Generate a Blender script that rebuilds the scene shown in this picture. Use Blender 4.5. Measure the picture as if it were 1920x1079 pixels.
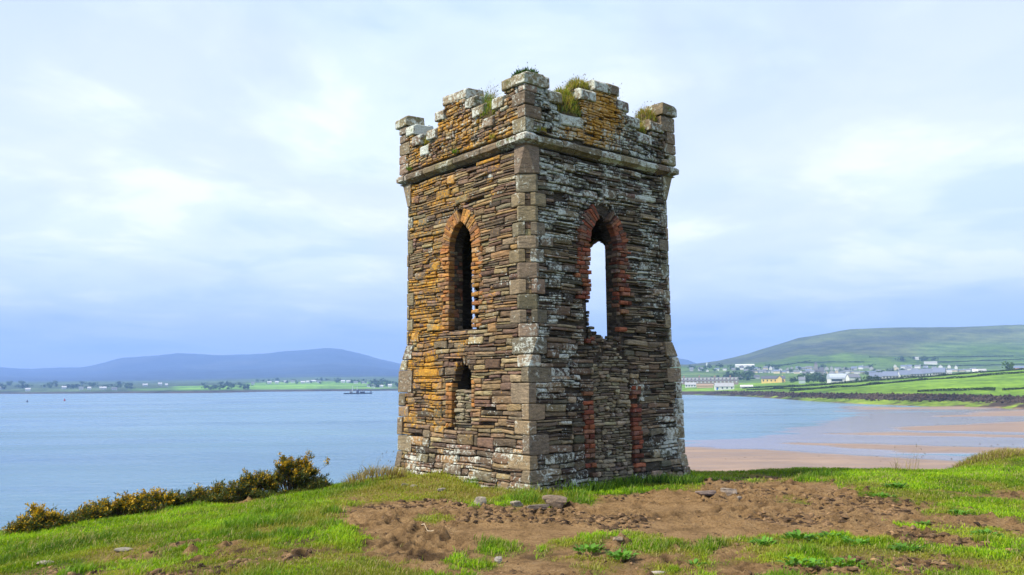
import bpy, math, random
import numpy as np
from mathutils import Vector

# ------------------------------------------------------------------ camera, sky, sun, exposure
scene = bpy.context.scene
for o in list(bpy.data.objects):
    bpy.data.objects.remove(o)
EYE = 1.75                     # eye height above the foot of the tower
FPX = 1550.0                   # focal length in pixels of the 1920 wide photograph
PITCH = math.atan((716 - 539.5) / FPX)
ROLL = 0.010
SUN_TRAVEL = (0.93, 0.40)      # horizontal direction in which the sunlight travels
SUN_ELEV = math.radians(48)
SEA = EYE - 14.0               # sea level

cam_data = bpy.data.cameras.new('camera')
cam_data.sensor_width = 36.0
cam_data.lens = FPX / 1920 * 36.0
cam_data.clip_start = 0.1
cam_data.clip_end = 40000
cam = bpy.data.objects.new('camera', cam_data)
scene.collection.objects.link(cam)
cam.location = (0, 0, EYE)
from mathutils import Matrix
cam.rotation_euler = (Matrix.Rotation(math.pi / 2 + PITCH, 3, 'X') @ Matrix.Rotation(-ROLL, 3, 'Z')).to_euler()
scene.camera = cam

world = bpy.data.worlds.new('World')
scene.world = world
world.use_nodes = True
wn = world.node_tree
wn.nodes.clear()


def N(tree, kind, **kw):
    n = tree.nodes.new(kind)
    for k, v in kw.items():
        if k.startswith('i_'):
            key = k[2:]
            key = int(key) if key.isdigit() else key.replace('_', ' ')
            n.inputs[key].default_value = v
        else:
            setattr(n, k, v)
    return n


def ramp(tree, stops, fac=None, interp='LINEAR'):
    r = tree.nodes.new('ShaderNodeValToRGB')
    cr = r.color_ramp
    cr.interpolation = interp
    while len(cr.elements) < len(stops):
        cr.elements.new(0.5)
    for e, (p, c) in zip(cr.elements, stops):
        e.position = p
        e.color = (*c, 1) if len(c) == 3 else c
    if fac is not None:
        tree.links.new(fac, r.inputs[0])
    return r


def mixc(tree, fac, a, b, blend='MIX'):
    m = tree.nodes.new('ShaderNodeMix')
    m.data_type = 'RGBA'
    m.blend_type = blend
    m.clamp_factor = True
    for idx, v in ((0, fac), (6, a), (7, b)):
        if isinstance(v, (int, float)):
            m.inputs[idx].default_value = v
        elif isinstance(v, (tuple, list)):
            m.inputs[idx].default_value = (*v[:3], 1)
        else:
            tree.links.new(v, m.inputs[idx])
    return m.outputs[2]


def mathn(tree, op, a, b=None, c=None, clamp=False):
    m = tree.nodes.new('ShaderNodeMath')
    m.operation = op
    m.use_clamp = clamp
    for i, v in enumerate((a, b, c)):
        if v is None:
            continue
        if isinstance(v, (int, float)):
            m.inputs[i].default_value = v
        else:
            tree.links.new(v, m.inputs[i])
    return m.outputs[0]


sun_az = math.atan2(-SUN_TRAVEL[0], -SUN_TRAVEL[1])     # compass bearing (from +Y) of the sun
sky = N(wn, 'ShaderNodeTexSky', sky_type='NISHITA', sun_disc=False, sun_elevation=SUN_ELEV,
        sun_rotation=sun_az % (2 * math.pi), altitude=20.0, air_density=1.0, dust_density=0.6, ozone_density=1.0)
tc = N(wn, 'ShaderNodeTexCoord')
sep = N(wn, 'ShaderNodeSeparateXYZ')
wn.links.new(tc.outputs['Generated'], sep.inputs[0])
elev = sep.outputs[2]
# broken stratus: the cloud sheet is laid out on a plane overhead, so that it flattens towards the horizon
den = mathn(wn, 'ADD', mathn(wn, 'MAXIMUM', elev, 0.0), 0.16)
comb = N(wn, 'ShaderNodeCombineXYZ')
wn.links.new(mathn(wn, 'DIVIDE', sep.outputs[0], den), comb.inputs[0])
wn.links.new(mathn(wn, 'DIVIDE', sep.outputs[1], den), comb.inputs[1])
cn1 = N(wn, 'ShaderNodeTexNoise', i_Scale=0.95, i_Detail=7.0, i_Roughness=0.52, i_Distortion=0.5)
wn.links.new(comb.outputs[0], cn1.inputs['Vector'])
cn2 = N(wn, 'ShaderNodeTexNoise', i_Scale=1.5, i_Detail=7.0, i_Roughness=0.52, i_Distortion=0.3)
wn.links.new(comb.outputs[0], cn2.inputs['Vector'])
# cloud brightness by thickness (white tops, lavender-grey bodies) and by height above the horizon
tone = ramp(wn, [(0.0, (5.0, 6.0, 8.5)), (0.045, (4.6, 5.7, 8.5)), (0.07, (5.2, 6.2, 8.9)), (0.10, (6.7, 7.6, 9.7)), (0.14, (8.1, 8.8, 10.0)),
                 (0.25, (8.4, 9.1, 10.1)), (0.42, (6.8, 7.9, 9.6)), (1.0, (6.3, 7.3, 8.9))], elev)
thin = ramp(wn, [(0.42, (0, 0, 0)), (0.57, (1, 1, 1))], cn1.outputs[0], 'EASE')
shade = ramp(wn, [(0.36, (0.78, 0.85, 0.96)), (0.49, (0.96, 0.98, 1.0)), (0.60, (1.14, 1.10, 1.04))], cn2.outputs[0], 'EASE')
cloud = mixc(wn, 1.0, tone.outputs[0], shade.outputs[0], 'MULTIPLY')
blue = mixc(wn, 0.72, sky.outputs[0], tone.outputs[0])
skyc = mixc(wn, mathn(wn, 'MULTIPLY_ADD', thin.outputs[0], 0.72, 0.28), blue, cloud)
bg = N(wn, 'ShaderNodeBackground', i_Strength=0.1)
wn.links.new(skyc, bg.inputs[0])
wo = N(wn, 'ShaderNodeOutputWorld')
wn.links.new(bg.outputs[0], wo.inputs[0])

sun_data = bpy.data.lights.new('sun', 'SUN')
sun_data.energy = 5.0
sun_data.angle = math.radians(0.7)
sun_data.color = (1.0, 0.92, 0.78)
sun = bpy.data.objects.new('sun', sun_data)
scene.collection.objects.link(sun)
hl = math.hypot(*SUN_TRAVEL)
sdir = Vector((SUN_TRAVEL[0] / hl * math.cos(SUN_ELEV), SUN_TRAVEL[1] / hl * math.cos(SUN_ELEV), -math.sin(SUN_ELEV)))
sun.rotation_euler = sdir.to_track_quat('-Z', 'Y').to_euler()
sun.location = (-20, -10, 30)

vs = scene.view_settings
vs.view_transform = 'Standard'
vs.look = 'None'
vs.exposure = 0.35
vs.gamma = 1.0
scene.cycles.use_denoising = True
scene.cycles.max_bounces = 6
scene.cycles.diffuse_bounces = 3
scene.cycles.glossy_bounces = 3
scene.cycles.transmission_bounces = 3
scene.cycles.transparent_max_bounces = 8
scene.cycles.volume_bounces = 2

# ------------------------------------------------------------------ general helpers
C = scene.collection
rng = np.random.default_rng(11)
random.seed(5)


def ray(x, y):
    X, V = x - 960.0, 539.5 - y
    cr, sr = math.cos(ROLL), math.sin(ROLL)
    X, V = X * cr + V * sr, -X * sr + V * cr
    c, s = math.cos(PITCH), math.sin(PITCH)
    return np.array([X / FPX, c - s * V / FPX, s + c * V / FPX])


def sight(x, y, D):
    """point at forward distance D on the bearing (x, y) of the survey photograph"""
    d = ray(x, y)
    return np.array([0, 0, EYE]) + d * (D / d[1])


def onplane(x, y, z=0.0):
    d = ray(x, y)
    return np.array([0, 0, EYE]) + d * ((z - EYE) / d[2])


def bearing_y(p):
    z = p[2] - EYE
    c, s = math.cos(PITCH), math.sin(PITCH)
    d = p[1] * c + z * s
    v = -p[1] * s + z * c
    return 539.5 - (FPX * p[0] / d * math.sin(ROLL) + FPX * v / d * math.cos(ROLL))


def hash2(xi, yi, seed):
    h = (xi.astype(np.int64) * 374761393 + yi.astype(np.int64) * 668265263 + seed * 144269504) & 0xffffffff
    h = ((h ^ (h >> 13)) * 1274126177) & 0xffffffff
    h = h ^ (h >> 16)
    return h / 4294967295.0


def vnoise(x, y, seed=0):
    x = np.asarray(x, float)
    y = np.asarray(y, float)
    xi, yi = np.floor(x), np.floor(y)
    fx, fy = x - xi, y - yi
    fx = fx * fx * (3 - 2 * fx)
    fy = fy * fy * (3 - 2 * fy)
    a = hash2(xi, yi, seed)
    b = hash2(xi + 1, yi, seed)
    c = hash2(xi, yi + 1, seed)
    d = hash2(xi + 1, yi + 1, seed)
    return (a * (1 - fx) + b * fx) * (1 - fy) + (c * (1 - fx) + d * fx) * fy


def fbm(x, y, octaves=4, seed=0, gain=0.5):
    t, a, s = 0.0, 1.0, 0.0
    for k in range(octaves):
        t = t + a * vnoise(np.asarray(x) * 2 ** k, np.asarray(y) * 2 ** k, seed + k * 17)
        s += a
        a *= gain
    return t / s          # 0..1


def sstep(a, b, x):
    t = np.clip((x - a) / (b - a), 0, 1)
    return t * t * (3 - 2 * t)


def poly_sd(px, py, poly):
    """signed distance, positive inside"""
    px = np.asarray(px, float)
    py = np.asarray(py, float)
    best = np.full(px.shape, 1e9)
    inside = np.zeros(px.shape, bool)
    n = len(poly)
    for i in range(n):
        x0, y0 = poly[i]
        x1, y1 = poly[(i + 1) % n]
        dx, dy = x1 - x0, y1 - y0
        t = np.clip(((px - x0) * dx + (py - y0) * dy) / (dx * dx + dy * dy + 1e-12), 0, 1)
        best = np.minimum(best, (px - x0 - t * dx) ** 2 + (py - y0 - t * dy) ** 2)
        if y0 != y1:
            cross = ((y0 > py) != (y1 > py)) & (px < (x1 - x0) * (py - y0) / (y1 - y0) + x0)
            inside ^= cross
    d = np.sqrt(best)
    return np.where(inside, d, -d)


def mesh_np(name, verts, quads=None, tris=None, attrs=None, smooth=False):
    """fast mesh from numpy arrays"""
    me = bpy.data.meshes.new(name)
    verts = np.asarray(verts, np.float32)
    nq = 0 if quads is None else len(quads)
    nt = 0 if tris is None else len(tris)
    loops = []
    if nq:
        loops.append(np.asarray(quads, np.int32).ravel())
    if nt:
        loops.append(np.asarray(tris, np.int32).ravel())
    loops = np.concatenate(loops)
    me.vertices.add(len(verts))
    me.vertices.foreach_set('co', verts.ravel())
    me.loops.add(len(loops))
    me.loops.foreach_set('vertex_index', loops)
    me.polygons.add(nq + nt)
    starts = np.concatenate([np.arange(nq) * 4, nq * 4 + np.arange(nt) * 3]).astype(np.int32)
    me.polygons.foreach_set('loop_start', starts)
    if smooth:
        me.polygons.foreach_set('use_smooth', np.ones(nq + nt, bool))
    me.update(calc_edges=True)
    for k, v in (attrs or {}).items():
        v = np.asarray(v, np.float32)
        if v.shape[1] == 3:
            v = np.concatenate([v, np.ones((len(v), 1), np.float32)], 1)
        a = me.attributes.new(k, 'FLOAT_COLOR', 'POINT')
        a.data.foreach_set('color', v.ravel())
    return me


def link(name, me, mat=None, parent=None, loc=None):
    o = bpy.data.objects.new(name, me)
    C.objects.link(o)
    if mat is not None and me is not None and not me.materials:
        me.materials.append(mat)
    if parent is not None:
        o.parent = parent
    if loc is not None:
        o.location = loc
    return o


def tag(o, label, cat, group=None, kind=None):
    o['label'] = label
    o['category'] = cat
    if group:
        o['group'] = group
    if kind:
        o['kind'] = kind
    return o


def structure(o):
    o['kind'] = 'structure'
    return o


def empty(name, loc=(0, 0, 0), rotz=0.0):
    o = bpy.data.objects.new(name, None)
    o.empty_display_size = 0.3
    C.objects.link(o)
    o.location = loc
    o.rotation_euler = (0, 0, rotz)
    return o


def pym(name, verts, faces, attrs=None, smooth=False):
    me = bpy.data.meshes.new(name)
    me.from_pydata([tuple(map(float, v)) for v in verts], [], faces)
    if smooth:
        me.polygons.foreach_set('use_smooth', np.ones(len(me.polygons), bool))
    for k, v in (attrs or {}).items():
        a = me.attributes.new(k, 'FLOAT_COLOR', 'POINT')
        v = np.asarray(v, np.float32)
        if v.ndim == 1:
            v = np.tile(v, (len(verts), 1))
        if v.shape[1] == 3:
            v = np.concatenate([v, np.ones((len(v), 1), np.float32)], 1)
        a.data.foreach_set('color', v.ravel())
    return me


# ------------------------------------------------------------------ materials
def newmat(name):
    m = bpy.data.materials.new(name)
    m.use_nodes = True
    t = m.node_tree
    t.nodes.clear()
    out = N(t, 'ShaderNodeOutputMaterial')
    return m, t, out


def principled(t, out, rough=0.9, spec=0.3):
    b = N(t, 'ShaderNodeBsdfPrincipled')
    b.inputs['Roughness'].default_value = rough
    b.inputs['Specular IOR Level'].default_value = spec
    t.links.new(b.outputs[0], out.inputs[0])
    return b


def attr(t, name):
    return N(t, 'ShaderNodeAttribute', attribute_name=name)


def bump(t, b, height, strength=0.5, dist=0.02):
    bp = N(t, 'ShaderNodeBump', i_Strength=strength, i_Distance=dist)
    t.links.new(height, bp.inputs['Height'])
    t.links.new(bp.outputs[0], b.inputs['Normal'])


def noise(t, vec, scale, detail=4, rough=0.55, dist=0.0):
    n = N(t, 'ShaderNodeTexNoise', i_Scale=scale, i_Detail=detail, i_Roughness=rough, i_Distortion=dist)
    if vec is not None:
        t.links.new(vec, n.inputs['Vector'])
    return n.outputs[0]


def mat_stone():
    """weathered slate and sandstone: tint = colour of the stone, lichen = (orange, grey-white, moss) cover"""
    m, t, out = newmat('weathered_stone')
    b = principled(t, out, 0.92, 0.2)
    geo = N(t, 'ShaderNodeNewGeometry')
    pos = geo.outputs['Position']
    mp = N(t, 'ShaderNodeMapping')
    mp.inputs['Scale'].default_value = (1, 1, 3.2)
    t.links.new(pos, mp.inputs[0])
    tint = attr(t, 'tint').outputs['Color']
    lich = N(t, 'ShaderNodeSeparateColor')
    t.links.new(attr(t, 'lichen').outputs['Color'], lich.inputs[0])
    strata = noise(t, mp.outputs[0], 9.0, 7, 0.62)
    grain = noise(t, pos, 60.0, 4, 0.7)
    v1 = ramp(t, [(0.28, (0.5, 0.5, 0.52)), (0.5, (0.95, 0.93, 0.9)), (0.72, (1.4, 1.33, 1.25))], strata)
    col = mixc(t, 1.0, tint, v1.outputs[0], 'MULTIPLY')
    v2 = ramp(t, [(0.35, (0.72, 0.72, 0.72)), (0.65, (1.2, 1.2, 1.2))], grain)
    col = mixc(t, 1.0, col, v2.outputs[0], 'MULTIPLY')

    def cover(amount, nz, lo, span, sharp):
        th = mathn(t, 'MULTIPLY_ADD', amount, -span, lo)
        return mathn(t, 'MULTIPLY', mathn(t, 'SUBTRACT', nz, th), sharp, clamp=True)
    # grey-white lichen: round rosettes and broken crust
    vor = N(t, 'ShaderNodeTexVoronoi', i_Scale=17.0, i_Randomness=1.0)
    t.links.new(pos, vor.inputs['Vector'])
    ros = mathn(t, 'SUBTRACT', 1.0, vor.outputs['Distance'])
    crust = noise(t, pos, 15.0, 7, 0.72, 0.6)
    big = noise(t, pos, 2.6, 3, 0.5)
    wz = mathn(t, 'ADD', mathn(t, 'MULTIPLY', crust, 0.80), mathn(t, 'MULTIPLY', big, 0.38))
    wmask = cover(lich.outputs[1], wz, 0.80, 0.30, 12.0)
    rmask = cover(lich.outputs[1], mathn(t, 'MULTIPLY', ros, mathn(t, 'ADD', big, 0.5)), 1.06, 0.22, 22.0)
    wm = mathn(t, 'MAXIMUM', wmask, rmask)
    wcol = ramp(t, [(0.35, (0.42, 0.45, 0.39)), (0.6, (0.72, 0.76, 0.68))], grain)
    col = mixc(t, mathn(t, 'MULTIPLY', wm, 0.85), col, wcol.outputs[0])
    # orange crust lichen
    oz = mathn(t, 'ADD', mathn(t, 'MULTIPLY', noise(t, pos, 13.0, 8, 0.75, 1.2), 0.8),
               mathn(t, 'MULTIPLY', noise(t, pos, 1.6, 3, 0.5), 0.4))
    om = cover(lich.outputs[0], oz, 0.84, 0.285, 12.0)
    ocol = ramp(t, [(0.3, (0.24, 0.10, 0.015)), (0.5, (0.50, 0.24, 0.022)), (0.7, (0.70, 0.42, 0.045))], crust)
    col = mixc(t, mathn(t, 'MULTIPLY', om, 0.88), col, ocol.outputs[0])
    # moss
    mz = noise(t, pos, 6.0, 6, 0.65)
    mm = cover(lich.outputs[2], mz, 0.80, 0.36, 9.0)
    col = mixc(t, mathn(t, 'MULTIPLY', mm, 0.8), col, (0.10, 0.13, 0.02))
    t.links.new(col, b.inputs['Base Color'])
    h = mathn(t, 'ADD', mathn(t, 'MULTIPLY', strata, 1.0), mathn(t, 'MULTIPLY', grain, 0.35))
    h = mathn(t, 'ADD', h, mathn(t, 'MULTIPLY', crust, 0.5))
    bump(t, b, h, 0.9, 0.02)
    return m


def mat_mortar():
    m, t, out = newmat('old_mortar')
    b = principled(t, out, 0.95, 0.15)
    geo = N(t, 'ShaderNodeNewGeometry')
    mp = N(t, 'ShaderNodeMapping')
    mp.inputs['Scale'].default_value = (1, 1, 3.5)
    t.links.new(geo.outputs['Position'], mp.inputs[0])
    a = noise(t, mp.outputs[0], 7.0, 7, 0.65)
    r = ramp(t, [(0.3, (0.03, 0.024, 0.018)), (0.55, (0.085, 0.068, 0.05)), (0.75, (0.17, 0.145, 0.11))], a)  # mortar colour darkened too, painting deeper shade into the joints
    t.links.new(r.outputs[0], b.inputs['Base Color'])
    bump(t, b, a, 1.0, 0.05)
    return m


def mat_flat(name, color, rough=0.85, var=0.12, scale=3.0, spec=0.3):
    m, t, out = newmat(name)
    b = principled(t, out, rough, spec)
    geo = N(t, 'ShaderNodeNewGeometry')
    a = noise(t, geo.outputs['Position'], scale, 5, 0.6)
    lo = tuple(c * (1 - var * 1.6) for c in color)
    hi = tuple(min(1, c * (1 + var * 1.6)) for c in color)
    r = ramp(t, [(0.3, lo), (0.7, hi)], a)
    t.links.new(r.outputs[0], b.inputs['Base Color'])
    return m


def mat_leaf(name, translucent=0.35, rough=0.6, var=True):
    """leaf and blade material; attribute tint carries each leaf's own colour"""
    m, t, out = newmat(name)
    tint = attr(t, 'tint').outputs['Color']
    b = N(t, 'ShaderNodeBsdfPrincipled')
    b.inputs['Roughness'].default_value = rough
    b.inputs['Specular IOR Level'].default_value = 0.25
    t.links.new(tint, b.inputs['Base Color'])
    tr = N(t, 'ShaderNodeBsdfTranslucent')
    t.links.new(mixc(t, 1.0, tint, (1.25, 1.2, 0.6), 'MULTIPLY'), tr.inputs[0])
    ms = N(t, 'ShaderNodeMixShader', i_0=translucent)
    t.links.new(b.outputs[0], ms.inputs[1])
    t.links.new(tr.outputs[0], ms.inputs[2])
    t.links.new(ms.outputs[0], out.inputs[0])
    return m


def mat_ground():
    """headland soil; cover = (bare mud, dry yellow turf, wetness)"""
    m, t, out = newmat('turf_and_mud')
    b = principled(t, out, 0.95, 0.15)
    geo = N(t, 'ShaderNodeNewGeometry')
    pos = geo.outputs['Position']
    s = N(t, 'ShaderNodeSeparateColor')
    t.links.new(attr(t, 'cover').outputs['Color'], s.inputs[0])
    n1 = noise(t, pos, 3.0, 6, 0.62)
    n2 = noise(t, pos, 28.0, 6, 0.7)
    turf = ramp(t, [(0.3, (0.04, 0.075, 0.008)), (0.6, (0.10, 0.15, 0.014)), (0.8, (0.16, 0.16, 0.03))], n2)
    dry = ramp(t, [(0.3, (0.16, 0.11, 0.03)), (0.6, (0.32, 0.23, 0.07)), (0.8, (0.42, 0.32, 0.12))], n2)
    mud = ramp(t, [(0.32, (0.075, 0.042, 0.018)), (0.43, (0.225, 0.134, 0.058)), (0.55, (0.38, 0.236, 0.108)), (0.78, (0.54, 0.37, 0.195))],
               mathn(t, 'ADD', mathn(t, 'MULTIPLY', n1, 0.55), mathn(t, 'MULTIPLY', n2, 0.45)))
    cr = noise(t, pos, 42.0, 5, 0.75, 0.8)
    crumbs = mathn(t, 'MULTIPLY', mathn(t, 'SUBTRACT', mathn(t, 'ADD', mathn(t, 'MULTIPLY', cr, 0.7), mathn(t, 'MULTIPLY', n1, 0.35)), 0.585), 14.0, clamp=True)
    pale = mathn(t, 'MULTIPLY', mathn(t, 'SUBTRACT', noise(t, pos, 70.0, 3, 0.6), 0.66), 14.0, clamp=True)
    mudc = mixc(t, mathn(t, 'MULTIPLY', crumbs, 0.8), mud.outputs[0], (0.05, 0.029, 0.016))
    mudc = mixc(t, mathn(t, 'MULTIPLY', pale, 0.6), mudc, (0.46, 0.34, 0.21))
    dark = mixc(t, s.outputs[2], mudc, (0.035, 0.02, 0.012))
    col = mixc(t, s.outputs[1], turf.outputs[0], dry.outputs[0])
    col = mixc(t, s.outputs[0], col, dark)
    t.links.new(col, b.inputs['Base Color'])
    bump(t, b, mathn(t, 'ADD', n2, mathn(t, 'MULTIPLY', noise(t, pos, 90.0, 4, 0.7), 0.6)), 1.0, 0.05)
    return m


def mat_land(name, bumpscale=0.02):
    m, t, out = newmat(name)
    b = principled(t, out, 0.95, 0.1)
    geo = N(t, 'ShaderNodeNewGeometry')
    pos = geo.outputs['Position']
    tint = attr(t, 'tint').outputs['Color']
    n1 = noise(t, pos, bumpscale, 8, 0.65)
    n2 = noise(t, pos, bumpscale * 9, 6, 0.65)
    r = ramp(t, [(0.40, (0.40, 0.46, 0.48)), (0.5, (1, 1, 1)), (0.60, (1.65, 1.5, 1.3))],
             mathn(t, 'ADD', mathn(t, 'MULTIPLY', n1, 0.55), mathn(t, 'MULTIPLY', n2, 0.45)))
    t.links.new(mixc(t, 1.0, tint, r.outputs[0], 'MULTIPLY'), b.inputs['Base Color'])
    return m


def mat_water():
    m, t, out = newmat('sea_water')
    b = principled(t, out, 0.14, 0.5)
    b.inputs['IOR'].default_value = 1.33
    geo = N(t, 'ShaderNodeNewGeometry')
    pos = geo.outputs['Position']
    mp = N(t, 'ShaderNodeMapping')
    mp.inputs['Scale'].default_value = (0.55, 1.0, 1.0)
    mp.inputs['Rotation'].default_value = (0, 0, 0.3)
    t.links.new(pos, mp.inputs[0])
    big = noise(t, mp.outputs[0], 0.011, 4, 0.55, 0.4)
    r = ramp(t, [(0.35, (0.06, 0.145, 0.225)), (0.65, (0.105, 0.21, 0.275))], big)
    t.links.new(r.outputs[0], b.inputs['Base Color'])
    w1 = noise(t, mp.outputs[0], 0.55, 5, 0.6, 0.5)
    w2 = noise(t, mp.outputs[0], 0.09, 3, 0.5, 0.3)
    h = mathn(t, 'ADD', mathn(t, 'MULTIPLY', w1, 0.55), mathn(t, 'MULTIPLY', w2, 0.9))
    ml = N(t, 'ShaderNodeMapping')
    ml.inputs['Scale'].default_value = (0.10, 1.0, 1.0)
    ml.inputs['Rotation'].default_value = (0, 0, 0.12)
    t.links.new(pos, ml.inputs[0])
    lanes = ramp(t, [(0.40, (0.10, 0.10, 0.10)), (0.62, (0.30, 0.30, 0.30))], noise(t, ml.outputs[0], 0.022, 5, 0.6, 0.6))
    t.links.new(lanes.outputs[0], b.inputs['Roughness'])
    bump(t, b, h, 0.8, 0.7)
    return m


def mat_sand():
    """tidal sand: dark and glossy where it stands level with the water, dry and pale where it rises above it"""
    m, t, out = newmat('tidal_sand')
    b = principled(t, out, 0.9, 0.4)
    geo = N(t, 'ShaderNodeNewGeometry')
    pos = geo.outputs['Position']
    s = N(t, 'ShaderNodeSeparateXYZ')
    t.links.new(pos, s.inputs[0])
    mp = N(t, 'ShaderNodeMapping')
    mp.inputs['Scale'].default_value = (0.22, 1.0, 1.0)
    mp.inputs['Rotation'].default_value = (0, 0, -0.25)
    t.links.new(pos, mp.inputs[0])
    n1 = noise(t, mp.outputs[0], 0.22, 6, 0.6)
    n2 = noise(t, mp.outputs[0], 1.6, 5, 0.65)
    hz = mathn(t, 'ADD', mathn(t, 'SUBTRACT', s.outputs[2], SEA), mathn(t, 'MULTIPLY', mathn(t, 'SUBTRACT', n1, 0.5), 0.10))
    dryness = mathn(t, 'MULTIPLY', mathn(t, 'SUBTRACT', hz, 0.035), 14.0, clamp=True)
    sand = ramp(t, [(0.3, (0.21, 0.14, 0.098)), (0.55, (0.31, 0.213, 0.152)), (0.8, (0.40, 0.285, 0.205))], mathn(t, 'ADD', mathn(t, 'MULTIPLY', n1, 0.5), mathn(t, 'MULTIPLY', n2, 0.5)))
    wet = mixc(t, 1.0, sand.outputs[0], (0.62, 0.62, 0.66), 'MULTIPLY')
    t.links.new(mixc(t, dryness, wet, sand.outputs[0]), b.inputs['Base Color'])
    t.links.new(mathn(t, 'MULTIPLY_ADD', dryness, 0.75, 0.16), b.inputs['Roughness'])
    bump(t, b, mathn(t, 'MULTIPLY', n2, dryness), 0.3, 0.15)
    return m


M_STONE = mat_stone()
M_MORTAR = mat_mortar()
M_GRASS = mat_leaf('grass_blade', 0.4, 0.55)
M_LEAF = mat_leaf('leaf', 0.25, 0.6)
M_GROUND = mat_ground()
M_LAND = mat_land('far_land', 0.02)
M_HILL = mat_land('moorland', 0.006)
M_WATER = mat_water()
M_SAND = mat_sand()
M_BARK = mat_flat('bark', (0.11, 0.08, 0.055), 0.95, 0.3, 20)
_mats = {}


def paint(color, rough=0.8):
    k = (tuple(round(c, 3) for c in color), rough)
    if k not in _mats:
        _mats[k] = mat_flat('paint_%d' % len(_mats), color, rough, 0.06, 0.6)
    return _mats[k]

# ------------------------------------------------------------------ the headland
BROW_X = [-80, -30, -16, -8.1, -6.3, -3.65, -2.5, -1.2, 0, 2.6, 3.6, 5.9, 8.6, 11, 16, 40, 80]
BROW_Y = [-40, -8, 6.0, 13.4, 15.1, 16.1, 17.2, 18.8, 19.9, 19.6, 17.5, 17.6, 17.0, 18.4, 20, 24, 20]
G = lambda x, y: tuple(onplane(x, y, 0.0)[:2])
MUD = [G(*p) for p in [(618, 966), (690, 946), (800, 938), (880, 940), (960, 955), (1010, 940), (1060, 940), (1150, 922), (1290, 916), (1306, 905),
                       (1360, 898), (1480, 908), (1560, 905), (1625, 920), (1665, 938), (1760, 948), (1850, 966), (1950, 985), (1980, 1040),
                       (1850, 1026), (1700, 1010), (1560, 1000), (1450, 1010), (1330, 1012), (1285, 1040), (1330, 1072), (1420, 1120), (960, 1130), (860, 1079),
                       (770, 1058), (715, 1036), (740, 1022), (695, 1005), (645, 985)]]
ISLANDS = [[G(*p) for p in [(1015, 1032), (1060, 1016), (1150, 1000), (1200, 996), (1292, 1014), (1280, 1036), (1180, 1046), (1150, 1058), (1040, 1046)]],
           [G(*p) for p in [(1310, 1045), (1340, 1025), (1420, 1012), (1480, 1012), (1500, 1040), (1400, 1100), (1300, 1100)]]]
SPOTS = [(808, 976, .22), (935, 1030, .22), (880, 1058, .2), (1080, 935, .35), (985, 945, .35), (1740, 985, .3), (1790, 962, .35), (1850, 1000, .45), (1120, 1068, .18), (1480, 935, .2), (1240, 1070, .2)]
SPOTS = [(*G(x, y), r) for x, y, r in SPOTS]
PATCHES = [(95, 1032, .42, .11), (260, 1020, .40, .10), (290, 1008, .25, .06), (530, 994, .36, .09), (150, 1048, .3, .07), (560, 1020, .15, .08), (1720, 1058, .55, .14), (1560, 930, .4, .2),
           (1640, 940, .5, .2), (570, 1040, .2, .1), (420, 1030, .3, .08), (690, 958, .5, .3), (340, 1062, .4, .12), (1830, 975, .6, .25), (1880, 930, .5, .2), (1440, 895, .5, .25)]
PATCHES = [(*G(x, y), a, b) for x, y, a, b in PATCHES]
YELLOW = [G(*p) for p in [(620, 930), (700, 905), (750, 893), (880, 895), (960, 930), (900, 948), (780, 940), (680, 955)]]


def brow_s(x, y):
    return (y - np.interp(x, BROW_X, BROW_Y)) * 0.8 + 0.5 * (fbm(np.asarray(x) * 0.5, np.asarray(y) * 0.5, 3, 4) - 0.5)


def cover(x, y):
    """bare mud 0..1 and dry turf 0..1"""
    x = np.asarray(x, float)
    y = np.asarray(y, float)
    wob = (fbm(x * 1.3, y * 1.3, 4, 31) - 0.5) * 0.9
    fine = (fbm(x * 5, y * 5, 3, 77) - 0.5) * 0.55
    sd = poly_sd(x, y, MUD) + wob + fine
    for isl in ISLANDS:
        sd = np.minimum(sd, -(poly_sd(x, y, isl) + wob * 0.5 + fine * 0.8))
    for sx, sy, r in SPOTS:
        sd = np.minimum(sd, np.hypot((x - sx), (y - sy) * 0.7) - r + fine * 0.6)
    for sx, sy, a, b in PATCHES:
        sd = np.maximum(sd, (1 - np.hypot((x - sx) / a, (y - sy) / (b * 2.2))) * b + fine * 0.5 + wob * 0.12)
    # thin places scattered in the turf
    thin = fbm(x * 0.9, y * 0.9, 4, 207)
    sd = np.maximum(sd, (thin - 0.76) * 2.4 + fine * 0.6)
    mud = sstep(-0.13, 0.13, sd)
    dry = np.clip(sstep(-0.3, 0.3, poly_sd(x, y, YELLOW) + wob) * 0.85 + 0.5 * sstep(0.62, 0.8, fbm(x * 0.7, y * 0.7, 3, 95)), 0, 1)
    dry = np.maximum(dry, 0.8 * sstep(-0.42, -0.05, sd) * sstep(0.45, 0.6, fbm(x * 2, y * 2, 2, 300)))
    return mud, dry


def smooth_ground(x, y):
    x = np.asarray(x, float)
    y = np.asarray(y, float)
    z = -0.076 * np.maximum(-2.2 - x, 0) + 0.10 * (fbm(x * 0.35, y * 0.35, 3, 1) - 0.5)
    z = z + 0.05 * (fbm(x * 1.4, y * 1.4, 3, 2) - 0.5)
    z = z + 0.20 * np.exp(-(((x - 9.9) / 1.0) ** 2 + ((y - 17.3) / 0.9) ** 2)) + 0.16 * sstep(8.5, 12.0, x) * sstep(13, 16.5, y)
    z = z + 0.10 * np.exp(-((x + 1.4) ** 2 + (y - 14.7) ** 2) / 0.9)
    z = z - 0.15 * sstep(8, 3, y)
    s = brow_s(x, y)
    k = 0.35
    z = z - 0.85 * k * np.log1p(np.exp(np.clip(s / k, -40, 40)))
    return np.maximum(z, SEA - 1.5 + 0 * z)


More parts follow.
